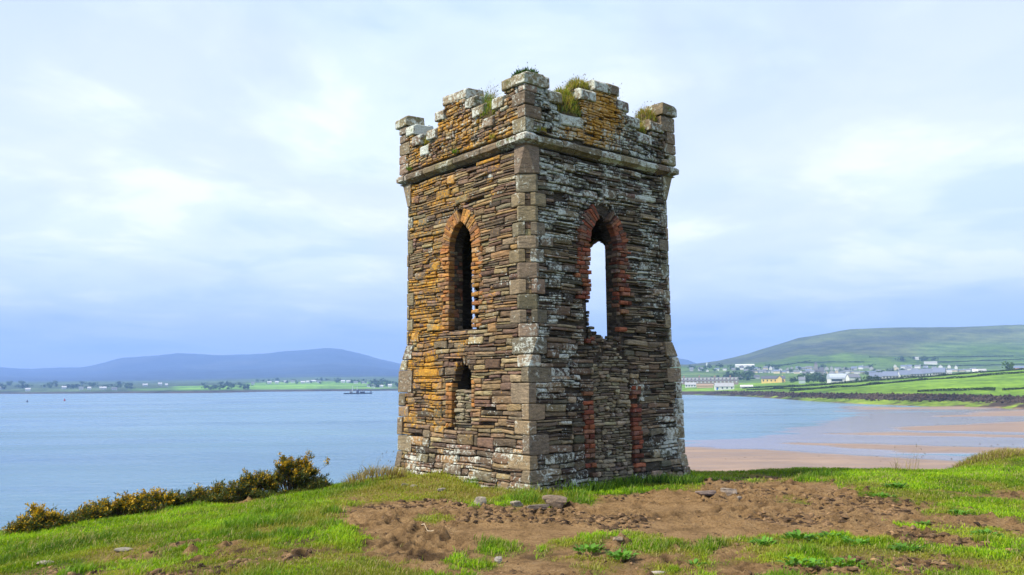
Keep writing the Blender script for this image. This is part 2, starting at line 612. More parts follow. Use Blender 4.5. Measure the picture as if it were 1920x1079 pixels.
hoof = np.random.default_rng(3)
HX = hoof.uniform(-4.5, 9.0, 2600)
HY = hoof.uniform(7.2, 15.2, 2600)
hk = fbm(HX * 0.8, HY * 0.8, 3, 55) > 0.50
HX, HY = HX[hk], HY[hk]
HR = hoof.uniform(0.045, 0.085, len(HX))


def make_ground():
    fx = np.concatenate([[-80, -60, -45, -34, -26, -20], np.arange(-16, -7.2, 0.11), np.arange(-7.2, 9.8, 0.036), np.arange(9.8, 15, 0.1), [16, 18, 21, 25, 32, 42, 60, 80]])
    fy = np.concatenate([[-40, -30, -20, -12, -6, -2, 1, 3, 4.5], np.arange(5.5, 7.2, 0.12), np.arange(7.2, 16.2, 0.036), np.arange(16.2, 22, 0.12), np.arange(22, 40, 1.0), [42, 48, 60]])
    X, Y = np.meshgrid(fx, fy)
    Z = smooth_ground(X, Y)
    mud, dry = cover(X, Y)
    near = sstep(22, 16, Y)
    rough = fbm(X * 3.2, Y * 3.2, 3, 8)
    cl = 1 - np.abs(2 * fbm(X * 7, Y * 7, 3, 9) - 1)
    Z = Z + near * mud * (0.050 * (rough - 0.55) + 0.075 * (cl ** 2 - 0.5) * sstep(0.36, 0.58, fbm(X * 0.9, Y * 1.2, 3, 12)) - 0.025)
    Z = Z + near * (1 - mud) * 0.05 * (fbm(X * 2.2, Y * 2.2, 3, 14) - 0.4)
    wet = np.zeros_like(Z)
    for hx, hy, hr in zip(HX, HY, HR):
        i0, i1 = np.searchsorted(fx, [hx - 3 * hr, hx + 3 * hr])
        j0, j1 = np.searchsorted(fy, [hy - 3 * hr, hy + 3 * hr])
        if i1 <= i0 or j1 <= j0:
            continue
        sl = (slice(j0, j1), slice(i0, i1))
        r = np.hypot(X[sl] - hx, (Y[sl] - hy) * 0.8) / hr
        Z[sl] += mud[sl] * (-0.058 * np.exp(-r ** 2 * 1.5) + 0.030 * np.exp(-(r - 1.5) ** 2 * 4))
        wet[sl] = np.maximum(wet[sl], 0.8 * np.exp(-r ** 2 * 1.3))
    wet = np.clip(wet + 0.7 * sstep(0.60, 0.76, fbm(X * 0.7, Y * 1.4, 4, 61)) * sstep(0.45, 0.6, fbm(X * 6, Y * 6, 3, 62)), 0, 1)
    ny, nx = X.shape
    V = np.stack([X, Y, Z], -1).reshape(-1, 3)
    idx = np.arange(ny * nx).reshape(ny, nx)
    q = np.stack([idx[:-1, :-1], idx[:-1, 1:], idx[1:, 1:], idx[1:, :-1]], -1).reshape(-1, 4)
    cov = np.stack([mud, dry, wet], -1).reshape(-1, 3)
    me = mesh_np('ground', V, q, attrs={'cover': cov}, smooth=True)
    structure(link('ground', me, M_GROUND))
    return fx, fy, Z


GX, GY, GZ = make_ground()


def ground_z(x, y):
    """bilinear height of the built ground"""
    x = np.asarray(x, float)
    y = np.asarray(y, float)
    i = np.clip(np.searchsorted(GX, x) - 1, 0, len(GX) - 2)
    j = np.clip(np.searchsorted(GY, y) - 1, 0, len(GY) - 2)
    tx = (x - GX[i]) / (GX[i + 1] - GX[i])
    ty = (y - GY[j]) / (GY[j + 1] - GY[j])
    return (GZ[j, i] * (1 - tx) + GZ[j, i + 1] * tx) * (1 - ty) + (GZ[j + 1, i] * (1 - tx) + GZ[j + 1, i + 1] * tx) * ty


def ground_hit(x, y):
    """where the sight line (x, y) meets the headland"""
    d = ray(x, y)
    t = np.linspace(5, 30, 2500)
    p = np.array([0, 0, EYE]) + t[:, None] * d
    below = p[:, 2] < ground_z(p[:, 0], p[:, 1])
    k = int(np.argmax(below)) if below.any() else len(t) - 1
    return p[k]


# ------------------------------------------------------------------ sea and tidal flats
def make_sea():
    xs = np.array([-8500, -3000, -1000, 0, 1000, 3000, 8500.])
    X, Y = np.meshgrid(xs, xs)
    V = np.stack([X, Y, np.full_like(X, SEA)], -1).reshape(-1, 3)
    idx = np.arange(49).reshape(7, 7)
    q = np.stack([idx[:-1, :-1], idx[:-1, 1:], idx[1:, 1:], idx[1:, :-1]], -1).reshape(-1, 4)
    structure(link('water', mesh_np('water', V, q), M_WATER))


make_sea()


def make_beach():
    """sand flats falling below the water to the left; banks of dry sand stand a hand's breadth above it"""
    S = lambda pts: [tuple(onplane(x, y, SEA)[:2]) for x, y in pts]
    flat = S([(1200, 905), (1200, 842), (1290, 834), (1420, 826), (1535, 800), (1560, 790), (1640, 778), (1600, 772), (1640, 766), (1850, 762), (2100, 762), (2400, 800), (2400, 960)])
    banks = [S([(1180, 905), (1180, 842), (1290, 840), (1400, 843), (1560, 853), (1690, 860), (1800, 868), (1900, 905)]),
             S([(1560, 814), (1700, 811), (1950, 817), (1950, 823), (1700, 818)]),
             S([(1690, 806), (1800, 796), (1960, 790), (1960, 812), (1800, 809)]),
             S([(1500, 832), (1700, 835), (1960, 842), (1960, 848), (1720, 848), (1600, 841)]),
             S([(1770, 781), (1860, 771), (1960, 768), (1960, 781)]),
             S([(1560, 760), (1700, 764), (1960, 757), (1960, 764), (1800, 768), (1620, 768)])]
    ang = np.linspace(-0.02, 0.95, 230)
    dist = np.geomspace(95, 560, 330)
    A, D = np.meshgrid(ang, dist)
    X, Y = A * D, D
    w = (fbm(X * 0.03, Y * 0.05, 4, 3) - 0.5) * 26
    sd = poly_sd(X, Y, flat) + w * 0.5
    z = SEA + 0.004 + 0.10 * np.clip(sd / 60, -3, 0.08)
    for b in banks:
        sb = poly_sd(X, Y, b) / (0.02 * Y) + (fbm(X * 0.035, Y * 0.12, 5, 13) - 0.5) * 3.2
        z = z + 0.075 * sstep(-1.2, 1.0, sb)
    z = z + 0.045 * (fbm(X * 0.012, Y * 0.13, 5, 23) - 0.5)
    V = np.stack([X, Y, z], -1).reshape(-1, 3)
    ny, nx = X.shape
    idx = np.arange(ny * nx).reshape(ny, nx)
    q = np.stack([idx[:-1, :-1], idx[:-1, 1:], idx[1:, 1:], idx[1:, :-1]], -1).reshape(-1, 4)
    structure(link('beach', mesh_np('beach', V, q, smooth=True), M_SAND))


make_beach()


# ------------------------------------------------------------------ far land, surveyed as lines of (bearing, distance)
class Land:
    def __init__(self, cols, rows, step=4.0, sub=10, seed=0, rough=0.0, rough_rows=(0, 99), taper=None):
        """rows: list of (y list, distance list or None for the water line)"""
        xs = np.arange(cols[0], cols[-1] + 0.1, step)
        Dr, Zr = [], []
        for ys, ds in rows:
            yy = np.interp(xs, cols, ys)
            if ds is None:
                P = np.array([onplane(x, y, SEA) for x, y in zip(xs, yy)])
                Dr.append(P[:, 1])
                Zr.append(np.full(len(xs), SEA - 0.4))
            elif isinstance(ds, tuple):          # ('scale', k) of the water line
                dd = Dr[0] * ds[1]
                P = np.array([sight(x, y, d) for x, y, d in zip(xs, yy, dd)])
                Dr.append(dd)
                Zr.append(P[:, 2])
            else:
                dd = np.interp(xs, cols, ds)
                P = np.array([sight(x, y, d) for x, y, d in zip(xs, yy, dd)])
                Dr.append(dd)
                Zr.append(P[:, 2])
        Dr, Zr = np.array(Dr), np.array(Zr)
        n = len(rows)
        t = np.linspace(0, n - 1, (n - 1) * sub + 1)
        k = np.clip(np.floor(t).astype(int), 0, n - 2)
        f = (t - k)[:, None]
        D = Dr[k] * (1 - f) + Dr[k + 1] * f
        Zm1 = Zr[np.maximum(k - 1, 0)]
        Zp2 = Zr[np.minimum(k + 2, n - 1)]
        z0, z1 = Zr[k], Zr[k + 1]
        m0, m1 = (z1 - Zm1) * 0.35, (Zp2 - z0) * 0.35
        f2, f3 = f * f, f * f * f
        Z = (2 * f3 - 3 * f2 + 1) * z0 + (f3 - 2 * f2 + f) * m0 + (-2 * f3 + 3 * f2) * z1 + (f3 - f2) * m1
        tang = np.array([ray(x, 700)[0] / ray(x, 700)[1] for x in xs])
        X = tang[None, :] * D
        if rough:
            w = sstep(rough_rows[0], rough_rows[0] + 1, t)[:, None]
            Z = Z + w * rough * (fbm(X * 0.004 + 7, D * 0.004, 5, seed) - 0.5) * 2
        if taper:
            w = sstep(taper[0], taper[1], xs)[None, :]
            Z = Z * w + (SEA - 2.0) * (1 - w)
        self.xs, self.t, self.X, self.D, self.Z = xs, t, X, D, Z
        self.sub = sub

    def build(self, name, mat, colour):
        V = np.stack([self.X, self.D, self.Z], -1).reshape(-1, 3)
        ny, nx = self.X.shape
        idx = np.arange(ny * nx).reshape(ny, nx)
        q = np.stack([idx[:-1, :-1], idx[:-1, 1:], idx[1:, 1:], idx[1:, :-1]], -1).reshape(-1, 4)
        T = np.repeat(self.t[:, None], nx, 1)
        XS = np.repeat(self.xs[None, :], ny, 0)
        col = colour(XS, T, self.X, self.D).reshape(-1, 3)
        return structure(link(name, mesh_np(name, V, q, attrs={'tint': col}, smooth=True), mat))

    def hit(self, x, y, tmin=0.0):
        """surface point seen on bearing (x, y)"""
        i = int(np.clip(round((x - self.xs[0]) / (self.xs[1] - self.xs[0])), 0, len(self.xs) - 1))
        j0 = int(tmin * self.sub)
        for j in range(j0, len(self.t)):
            p = np.array([self.X[j, i], self.D[j, i], self.Z[j, i]])
            if bearing_y(p) <= y:
                break
        D = self.D[j, i]
        d = ray(x, y)
        return np.array([d[0] / d[1] * D, D, self.Z[j, i]])


def lin(c):
    return np.array(c, float)


def blend(col, mask, c):
    return col * (1 - mask[..., None]) + np.array(c) * mask[..., None]


RC = [1100, 1290, 1350, 1400, 1450, 1500, 1600, 1700, 1800, 1920, 2150]
right_land = Land(RC, [
    ([741, 741.5, 743, 745, 748, 752, 758, 762, 764, 768, 772], None),
    ([739, 739, 739.5, 740.5, 742, 744, 748, 750, 751, 754, 757], ('s', 1.05)),
    ([735, 734, 734, 734, 735, 737, 738.5, 739, 740, 744, 746], ('s', 1.10)),
    ([728, 727, 728, 728, 728, 728, 727, 724, 722, 722, 722], ('s', 1.28)),
    ([722, 721, 722, 723, 722, 721, 716, 709, 702, 693, 685], [1060, 1060, 1040, 980, 920, 870, 800, 760, 740, 720, 700]),
    ([719, 718, 718, 719, 718, 717, 716, 711, 705, 697, 690], [1180, 1180, 1160, 1120, 1070, 1020, 980, 960, 950, 940, 930]),
    ([706, 705, 705, 706, 705, 703, 701, 699, 698, 694, 688], [1500] * 11),
    ([692, 692, 690, 690, 690, 690, 688, 686, 686, 684, 682], [1800] * 11),
    ([687, 687, 686, 684, 680, 675, 671, 669, 670, 664, 660], [2050] * 11),
    ([685, 685.5, 683, 673, 661, 652, 645, 640, 640, 640, 640], [2400] * 11),
    ([685, 685.5, 677, 665, 650, 634, 617.5, 614, 613, 611, 610], [2900] * 11),
    ([700, 702, 700, 690, 680, 670, 660, 655, 650, 650, 650], [3700] * 11),
], seed=5, rough=7.0, rough_rows=(8, 12), taper=(1110, 1240))


def right_colour(XS, T, X, D):
    g = fbm(X * 0.02, D * 0.02, 4, 3)
    col = np.zeros(XS.shape + (3,)) + lin((0.125, 0.225, 0.022))
    # field mosaic: cells with their own sward
    fid = hash2(np.floor(X / 130 + 0.4 * vnoise(D * 0.004, X * 0.003, 5)), np.floor(D / 170 + X * 0.0012), 9)
    col = col * (0.82 + 0.4 * fid[..., None])
    col = col * (1 - 0.42 * sstep(4.8, 6.5, T))[..., None]
    col = blend(col, 0.5 * sstep(0.55, 0.7, g) * (T > 5), (0.06, 0.10, 0.03))
    # town ground
    col = blend(col, sstep(4.9, 5.2, T) * sstep(7.2, 6.8, T) * (0.35 + 0.5 * sstep(0.4, 0.6, g)), (0.10, 0.15, 0.06))
    # hill
    h = fbm(X * 0.0035, D * 0.006, 5, 41)
    moor = lin((0.105, 0.13, 0.05)) * (0.3 + 1.4 * h[..., None])
    moor = moor * (1 - 0.7 * sstep(0.5, 0.62, fbm(X * 0.002 + 4, D * 0.006, 4, 43))[..., None]) + 0.7 * sstep(0.5, 0.62, fbm(X * 0.002 + 4, D * 0.006, 4, 43))[..., None] * lin((0.052, 0.062, 0.048))
    left_dark = sstep(1620, 1450, XS + 60 * (h - 0.5))
    moor = blend(moor, left_dark * 0.75, (0.05, 0.065, 0.045))
    wv = 8.15 + 0.7 * (fbm(XS * 0.012, T * 2, 3, 66) - 0.5) + 0.45 * sstep(1680, 1900, XS)
    mk = sstep(-0.12, 0.12, T - wv)
    col = col * (1 - mk[..., None]) + moor * mk[..., None]
    col = blend(col, mk * sstep(1690, 1760, XS) * sstep(9.2, 8.6, T) * 0.6, (0.09, 0.17, 0.04))
    # stony bank and shore
    g2 = fbm(X * 0.15, D * 0.15, 3, 21)
    col = blend(col, sstep(2.05, 1.9, T), (0.055, 0.042, 0.032))
    alg = sstep(1.05, 0.85, T) * sstep(0.40, 0.55, g2 + 0.3 * sstep(1480, 1560, XS) * sstep(1840, 1780, XS) - 0.1)
    col = blend(col, alg, (0.15, 0.22, 0.03))
    col = blend(col, sstep(0.35, 0.15, T + 0.4 * (g2 - 0.5)), (0.20, 0.14, 0.10))
    return col


right_land.build('right_shore', M_LAND, right_colour)

LC = [-260, 0, 60, 150, 230, 330, 420, 500, 560, 610, 640, 700, 745, 850, 1000, 1150, 1230, 1262, 1290, 1312, 1345, 1420]
left_land = Land(LC, [
    ([740, 739, 739, 738.5, 738, 738, 737, 735, 734.5, 734, 734, 733.5, 733, 731, 727, 723, 721.5, 721, 720.5, 720.5, 720.5, 720], None),
    ([735, 734.5, 734, 733.5, 733, 732.5, 731, 730, 729.5, 729, 729, 729, 729, 727, 723, 720, 718, 718, 717.5, 717, 717, 717], ('s', 1.06)),
    ([722, 722, 722, 721, 720.5, 720, 718.5, 717, 716, 715, 715, 715, 715, 714, 712, 709, 708, 708, 708, 708, 708, 708], [2300] * 13 + [2500, 2800, 3300, 3500, 3600, 3600, 3600, 3600, 3600]),
    ([716, 716, 716, 715, 714, 713, 711, 709, 707, 706, 706, 706, 706, 706, 705, 703, 702, 701, 701, 701, 701, 701], [3600] * 13 + [3800, 4000, 4400, 4500, 4500, 4500, 4500, 4500, 4500]),
    ([705, 705, 707, 705, 696, 691, 690, 688, 684, 681, 681, 688, 694, 702, 704, 699, 692, 687, 688, 691, 694, 698], [5500] * 22),
    ([690, 690, 693, 690, 672, 664, 666, 664, 658, 654.5, 656, 671, 682, 698, 702, 695, 682, 672, 675, 684, 690, 696], [7000] * 22),
    ([715, 715, 715, 715, 705, 700, 700, 700, 700, 700, 700, 700, 705, 708, 710, 710, 705, 700, 700, 705, 708, 710], [8200] * 22),
], seed=15, rough=12.0, rough_rows=(3, 9))


def left_colour(XS, T, X, D):
    g = fbm(X * 0.006, D * 0.012, 4, 7)
    col = np.zeros(XS.shape + (3,)) + lin((0.065, 0.10, 0.045))
    fid = hash2(np.floor(X / 120 + 0.8 * g), np.floor(D / 150 + X * 0.001), 29)
    col = col * (0.7 + 0.7 * fid[..., None])
    f1 = sstep(315, 345, XS + 10 * g) * sstep(475, 440, XS) * sstep(0.95, 1.05, T) * sstep(1.62, 1.5, T)
    f2 = sstep(455, 480, XS + 10 * g) * sstep(760, 690, XS) * sstep(0.95, 1.05, T) * sstep(1.95, 1.85, T)
    f3 = sstep(230, 260, XS) * sstep(330, 300, XS) * sstep(1.05, 1.1, T) * sstep(1.4, 1.3, T)
    col = blend(col, np.clip(f1 + f2 + f3 * 0.6, 0, 1) * (0.75 + 0.25 * (fid > 0.3)), (0.15, 0.30, 0.035))
    col = blend(col, sstep(2.7, 3.2, T), (0.028, 0.045, 0.09))  # heather slopes, with the blue of distance haze mixed into their colour
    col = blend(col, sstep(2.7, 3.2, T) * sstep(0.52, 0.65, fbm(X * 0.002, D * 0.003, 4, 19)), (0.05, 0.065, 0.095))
    col = blend(col, sstep(0.9, 0.6, T), (0.06, 0.05, 0.04))
    return col


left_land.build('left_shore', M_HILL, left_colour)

# near strand at the foot of the headland, lower left
pts = [onplane(x, y, SEA) for x, y in [(-260, 1000), (0, 992), (70, 987), (130, 982), (200, 980), (300, 974), (430, 962), (560, 930), (630, 911), (690, 904), (760, 905)]]
sv, sf = [], []
for k, p in enumerate(pts):
    d = np.array([p[0], p[1], 0]) / math.hypot(p[0], p[1])
    for j, (off, dz) in enumerate([(3 + 1.5 * math.sin(k * 2.1), -0.5), (0, 0.06), (-8, 0.4), (-45, 3.0)]):
        q = p + d * off
        sv.append((q[0], q[1], SEA + dz + 0.1 * math.sin(k * 3.7 + j)))
for k in range(len(pts) - 1):
    for j in range(3):
        a = k * 4 + j
        sf.append((a, a + 4, a + 5, a + 1))
structure(link('shingle_strand', pym('shingle_strand', sv, sf, {'tint': (0.10, 0.08, 0.065)}, True), mat_land('shingle', 0.6)))

# ------------------------------------------------------------------ the tower
TOWER_ROT = 0.6973
TOWER_AT = (0.4805, 15.7613, 0.0)
tower = empty('stone_tower', TOWER_AT, TOWER_ROT)
tag(tower, 'ruined square stone tower with stepped battlements and brick arched windows on the headland', 'tower')
FACES = ('L', 'R', 'BL', 'BR')
FLIP = {'L': True, 'R': False, 'BL': True, 'BR': False}
Z_STRING, Z_PAR = 5.62, 5.80
CHAMF = 0.20


def half(z):
    """outer half width of the walls at height z"""
    z = np.asarray(z, float)
    return np.interp(z, [-0.5, 0.0, 0.30, 0.42, 2.2, 2.5, 5.6, 5.61, 8], [1.975, 1.96, 1.945, 1.915, 1.885, 1.865, 1.855, 1.905, 1.905])


def face_pt(face, u, z, n):
    if face == 'L':
        return (-n, u, z)
    if face == 'R':
        return (u, -n, z)
    if face == 'BL':
        return (u, n, z)
    return (n, u, z)


WIN = {'L': dict(uc=-0.05, w=0.335, z0=2.66, zs=4.08, rise=0.52), 'R': dict(uc=-0.08, w=0.345, z0=2.36, zs=4.05, rise=0.58),
       'BL': dict(uc=0.04, w=0.40, z0=2.50, zs=4.05, rise=0.6), 'BR': dict(uc=0.08, w=0.62, z0=2.30, zs=3.90, rise=0.75)}
RING = 0.27


def arch_geom(W):
    r = (W['w'] ** 2 + W['rise'] ** 2) / (2 * W['w'])
    return r, r - W['w']


def in_window(face, U, Z, grow=0.0):
    W = WIN[face]
    r, c = arch_geom(W)
    du = np.abs(U - W['uc'])
    rect = (du < W['w'] + grow) & (Z >= W['z0'] - (0.02 if grow == 0 else 0.0)) & (Z <= W['zs'])
    arch = (Z > W['zs']) & (np.hypot(du + c, Z - W['zs']) < r + grow)
    return rect | arch


# stepped battlements: (u0, u1, height) from the near corner outwards
STEPS = {
    'L': [(-1.92, -1.36, 6.83), (-1.36, -1.10, 6.58), (-1.10, -0.80, 6.30), (-0.80, -0.52, 6.57), (-0.52, -0.28, 6.80), (-0.28, 0.37, 7.02),
          (0.37, 0.62, 6.80), (0.62, 0.88, 6.50), (0.88, 1.16, 6.25), (1.16, 1.42, 6.50), (1.42, 1.66, 6.76), (1.66, 1.92, 6.99)],
    'R': [(-1.92, -1.40, 6.85), (-1.40, -1.13, 6.63), (-1.13, -0.60, 6.28), (-0.60, -0.25, 6.84), (-0.25, 0.30, 7.08), (0.30, 0.57, 6.84),
          (0.57, 0.83, 6.58), (0.83, 1.20, 6.32), (1.20, 1.56, 6.62), (1.56, 1.92, 7.0)],
}
STEPS['BL'] = [(a, b, h - 0.03) for a, b, h in STEPS['R']]
STEPS['BR'] = [(-1.92, -1.58, 7.0)] + [(a, b, h - 0.02) for a, b, h in [(-1.58, -1.10, 6.60)] + STEPS['L'][2:]]
COPE = 0.21
PAR_T = 0.40


def par_top(face, U):
    t = np.zeros_like(U)
    for a, b, h in STEPS[face]:
        t = np.where((U >= a) & (U < b), h - COPE, t)
    return t


class Piece:
    __slots__ = ('v', 'f', 'tint', 'lich', 'area', 'kind', 'shown')

    def __init__(self, v, f, tint, lich, area, kind, shown):
        self.v, self.f, self.tint, self.lich, self.area, self.kind, self.shown = v, f, tint, lich, area, kind, shown


PIECES = []
mr = np.random.default_rng(2024)
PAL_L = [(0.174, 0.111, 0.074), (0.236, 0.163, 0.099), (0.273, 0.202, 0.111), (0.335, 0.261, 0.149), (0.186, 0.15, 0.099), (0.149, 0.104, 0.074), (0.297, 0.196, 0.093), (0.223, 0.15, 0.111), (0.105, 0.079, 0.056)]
PAL_R = [(0.144, 0.112, 0.075), (0.185, 0.145, 0.098), (0.233, 0.178, 0.113), (0.103, 0.086, 0.063), (0.165, 0.119, 0.082), (0.275, 0.218, 0.144), (0.124, 0.112, 0.082), (0.076, 0.059, 0.045)]  # right face: stone colours lowered as well, to paint its shaded side darker
PAL_ASH = [(0.253, 0.204, 0.126), (0.276, 0.223, 0.141), (0.216, 0.174, 0.117), (0.244, 0.184, 0.126), (0.185, 0.15, 0.106)]
PAL_INF = [(0.255, 0.217, 0.143), (0.33, 0.285, 0.188), (0.21, 0.173, 0.12), (0.285, 0.247, 0.173), (0.165, 0.135, 0.098)]
PAL_BRKL = [(0.36, 0.17, 0.06), (0.42, 0.21, 0.065), (0.30, 0.14, 0.06), (0.34, 0.20, 0.09), (0.26, 0.15, 0.085)]
PAL_BRK = [(0.27, 0.085, 0.045), (0.30, 0.11, 0.055), (0.20, 0.065, 0.04), (0.27, 0.13, 0.075), (0.18, 0.09, 0.06), (0.20, 0.13, 0.09), (0.14, 0.075, 0.055)]


def pick(pal, lo=0.78, hi=1.2):
    c = np.array(pal[mr.integers(len(pal))]) * mr.uniform(lo, hi)
    return np.clip(c * mr.uniform(0.94, 1.06, 3), 0.01, 0.8)


def lichen_for(face, u, z, kind='stone'):
    big = float(fbm(np.array([u * 0.9 + (7 if face == 'L' else 3)]), np.array([z * 0.9]), 3, 88)[0])
    if face == 'L':
        o = 0.46 + 0.34 * sstep(-0.9, 0.9, u) * (0.45 + 1.1 * big) + 0.25 * (big - 0.45) - 0.22 * sstep(-0.9, -1.5, u)
        if z > 5.6:
            o = 0.52 + 0.65 * big
        elif z > 4.9:
            o += 0.1
        if z < 0.9:
            o = 0.42 * (0.5 + big)
        w = 0.26 + 0.32 * sstep(1.3, 0.1, z) * (0.4 + 1.2 * big) + 0.14 * mr.random() + 0.25 * sstep(5.6, 6.2, z)
        m = 0.15 + 0.2 * mr.random() + 0.25 * sstep(5.7, 6.1, z)
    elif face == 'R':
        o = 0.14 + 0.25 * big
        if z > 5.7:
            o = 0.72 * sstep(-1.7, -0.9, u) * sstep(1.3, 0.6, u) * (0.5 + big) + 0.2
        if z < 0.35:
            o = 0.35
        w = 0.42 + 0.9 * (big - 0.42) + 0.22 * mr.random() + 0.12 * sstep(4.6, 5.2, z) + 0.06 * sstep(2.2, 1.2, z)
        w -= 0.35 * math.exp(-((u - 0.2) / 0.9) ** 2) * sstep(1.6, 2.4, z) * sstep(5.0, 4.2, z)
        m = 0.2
    else:
        o, w, m = 0.2, 0.4, 0.2
    if kind == 'cope':
        o, w, m = 0.3 * mr.random(), 0.66 + 0.26 * mr.random(), 0.62
    if kind == 'quoin':
        o, w = o * 0.45 + 0.1, w * 0.75 + 0.08 + 0.22 * mr.random()
    if mr.random() < 0.06:
        w += 0.25
    if mr.random() < 0.08 and face == 'L':
        o += 0.18
    return np.clip([o + mr.normal(0, 0.05), w, m], 0, 1)


def add_stone(face, u0, u1, z0, z1, proud=0.0, depth=0.16, kind='wall_stone', pal=None, gap=0.0055, round_=0.16, jit=1.0, shown=True, warp=True, lk='stone', lich=None, mapper=None):
    w, h = u1 - u0 - 2 * gap, z1 - z0 - 2 * gap
    if w < 0.012 or h < 0.010:
        return
    cu, cz = (u0 + u1) / 2, (z0 + z1) / 2
    cut = min(w, h) * round_ * mr.uniform(0.6, 1.4)
    hw, hh = w / 2, h / 2
    pts = []
    for sx, sz, order in ((-1, -1, 0), (1, -1, 1), (1, 1, 0), (-1, 1, 1)):
        c1, c2 = cut * mr.uniform(0.5, 1.5), cut * mr.uniform(0.4, 1.3)
        a, b = (sx * hw, sz * (hh - c2)), (sx * (hw - c1), sz * hh)
        pts += [a, b] if order == 0 else [b, a]
    if w > 2.5 * h:                                       # long stones get extra points on their beds
        e = mr.uniform(-0.25, 0.25) * w
        pts.insert(2, (e, -hh + mr.uniform(-0.1, 0.12) * h))
        e = mr.uniform(-0.25, 0.25) * w
        pts.insert(7, (e, hh - mr.uniform(-0.1, 0.12) * h))
    pts = np.array(pts)
    n = len(pts)
    j = min(0.010, 0.09 * min(w, h)) * jit
    pts = pts + mr.uniform(-j, j, pts.shape)
    sl = mr.normal(0, 0.012) * jit
    pts[:, 1] += sl * pts[:, 0]
    bev = min(0.016, 0.20 * min(w, h)) * mr.uniform(0.7, 1.3)
    ins = pts * (1 - np.array([[2 * bev / max(w, 0.02), 2 * bev / max(h, 0.02)]])) + mr.uniform(-j, j, pts.shape) * 0.5
    tilt_u, tilt_z = mr.normal(0, 0.03) * jit, mr.normal(0, 0.06) * jit
    U, Zz, P = [], [], []
    for ring, base in ((pts, -depth), (pts, proud - bev * 0.9), (ins, proud)):
        for (a, b) in ring:
            U.append(cu + a)
            Zz.append(cz + b)
            P.append(base + (0 if base == -depth else np.clip(tilt_u * a + tilt_z * b + mr.uniform(-0.3, 0.3) * bev * jit, -0.03, 0.03)))
    U.append(cu + mr.uniform(-0.2, 0.2) * w)
    Zz.append(cz + mr.uniform(-0.15, 0.15) * h)
    P.append(proud + 0.10 * min(h, 0.12) * mr.uniform(0.2, 1.0) * jit)
    U, Zz, P = np.array(U), np.array(Zz), np.array(P)
    if warp:
        Zz = Zz + 0.030 * (vnoise(U * 1.7 + 11, Zz * 2.2, 5) - 0.5) + 0.014 * (vnoise(U * 6 + 3, Zz * 5, 6) - 0.5)
    hf = half(Zz)
    if mapper is None:
        v = [face_pt(face, a, b, c + d) for a, b, c, d in zip(U, Zz, hf, P)]
        flip = FLIP[face]
    else:
        v, flip = mapper(U, Zz, P)
    f = []
    for r in range(2):
        for k in range(n):
            a, b = r * n + k, r * n + (k + 1) % n
            f.append((a, b, b + n, a + n))
    for k in range(n):
        f.append((2 * n + k, 2 * n + (k + 1) % n, 3 * n))
    if flip:
        f = [tuple(reversed(q)) for q in f]
    if pal is None:
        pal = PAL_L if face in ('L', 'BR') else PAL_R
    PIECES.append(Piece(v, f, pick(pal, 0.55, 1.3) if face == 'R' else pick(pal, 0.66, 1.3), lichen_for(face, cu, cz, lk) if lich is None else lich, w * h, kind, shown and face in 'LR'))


def pack(u0, u1, z0, z1, blocked, size, big=(), cell=0.018, minw=0.05):
    """fills a wall with stones of random size laid in rough courses; returns rectangles"""
    nu, nz = int((u1 - u0) / cell), int((z1 - z0) / cell)
    U = u0 + (np.arange(nu) + 0.5) * cell
    Z = z0 + (np.arange(nz) + 0.5) * cell
    UU, ZZ = np.meshgrid(U, Z)
    occ = blocked(UU, ZZ)
    out = []
    for (a, b, c, d) in big:
        i0, i1, j0, j1 = [int(round(q / cell)) for q in (a - u0, b - u0, c - z0, d - z0)]
        if i0 < 0 or j0 < 0 or i1 > nu or j1 > nz or occ[j0:j1, i0:i1].any():
            continue
        occ[j0:j1, i0:i1] = True
        out.append((a, b, c, d, True))
    mw = max(1, int(minw / cell))
    for r in range(nz):
        row = occ[r]
        c = 0
        while c < nu:
            if row[c]:
                c += 1
                continue
            run = c
            while run < nu and not row[run]:
                run += 1
            rl = run - c
            w, h = size(U[c], Z[r])
            w, h = max(mw, int(round(w / cell))), max(1, int(round(h / cell)))
            if rl - w < mw or w > rl:
                w = rl if rl * cell < 0.62 else max(mw, int(rl * mr.uniform(0.35, 0.65)))
            # bring the bed up level with a neighbour that ends close by, so that courses run through
            for cc in (c - 1, c + w):
                if 0 <= cc < nu and mr.random() < 0.75:
                    up = 0
                    while r + up < nz and up <= h + 2 and occ[r + up, cc]:
                        up += 1
                    if 2 <= up <= h + 2:
                        h = up
                        break
            hh = 1
            while hh < h and r + hh < nz and not occ[r + hh, c:c + w].any():
                hh += 1
            if hh == h and r + hh < nz and h >= 2:           # close up one-cell slivers under what lies above
                if occ[min(r + hh + 1, nz - 1), c:c + w].any() and not occ[r + hh, c:c + w].any():
                    hh += 1
            occ[r:r + hh, c:c + w] = True
            out.append((u0 + c * cell, u0 + (c + w) * cell, z0 + r * cell, z0 + (r + hh) * cell, False))
            c += w
    return out


# --- quoins (plan polygons lofted upwards)
CORNERS = {'near': (-1, -1), 'left': (-1, 1), 'right': (1, -1), 'back': (1, 1)}


def loft(rings, flip, tint, lich, kind, shown, area=1.0):
    n = len(rings[0])
    v = [p for r in rings for p in r]
    f = []
    for r in range(len(rings) - 1):
        for k in range(n):
            a, b = r * n + k, r * n + (k + 1) % n
            f.append((a, b, b + n, a + n))
    f.append(tuple(range(n - 1, -1, -1)))
    m = (len(rings) - 1) * n
    f.append(tuple(m + k for k in range(n)))
    if flip:
        f = [tuple(reversed(q)) for q in f]
    PIECES.append(Piece(v, f, tint, lich, area, kind, shown))


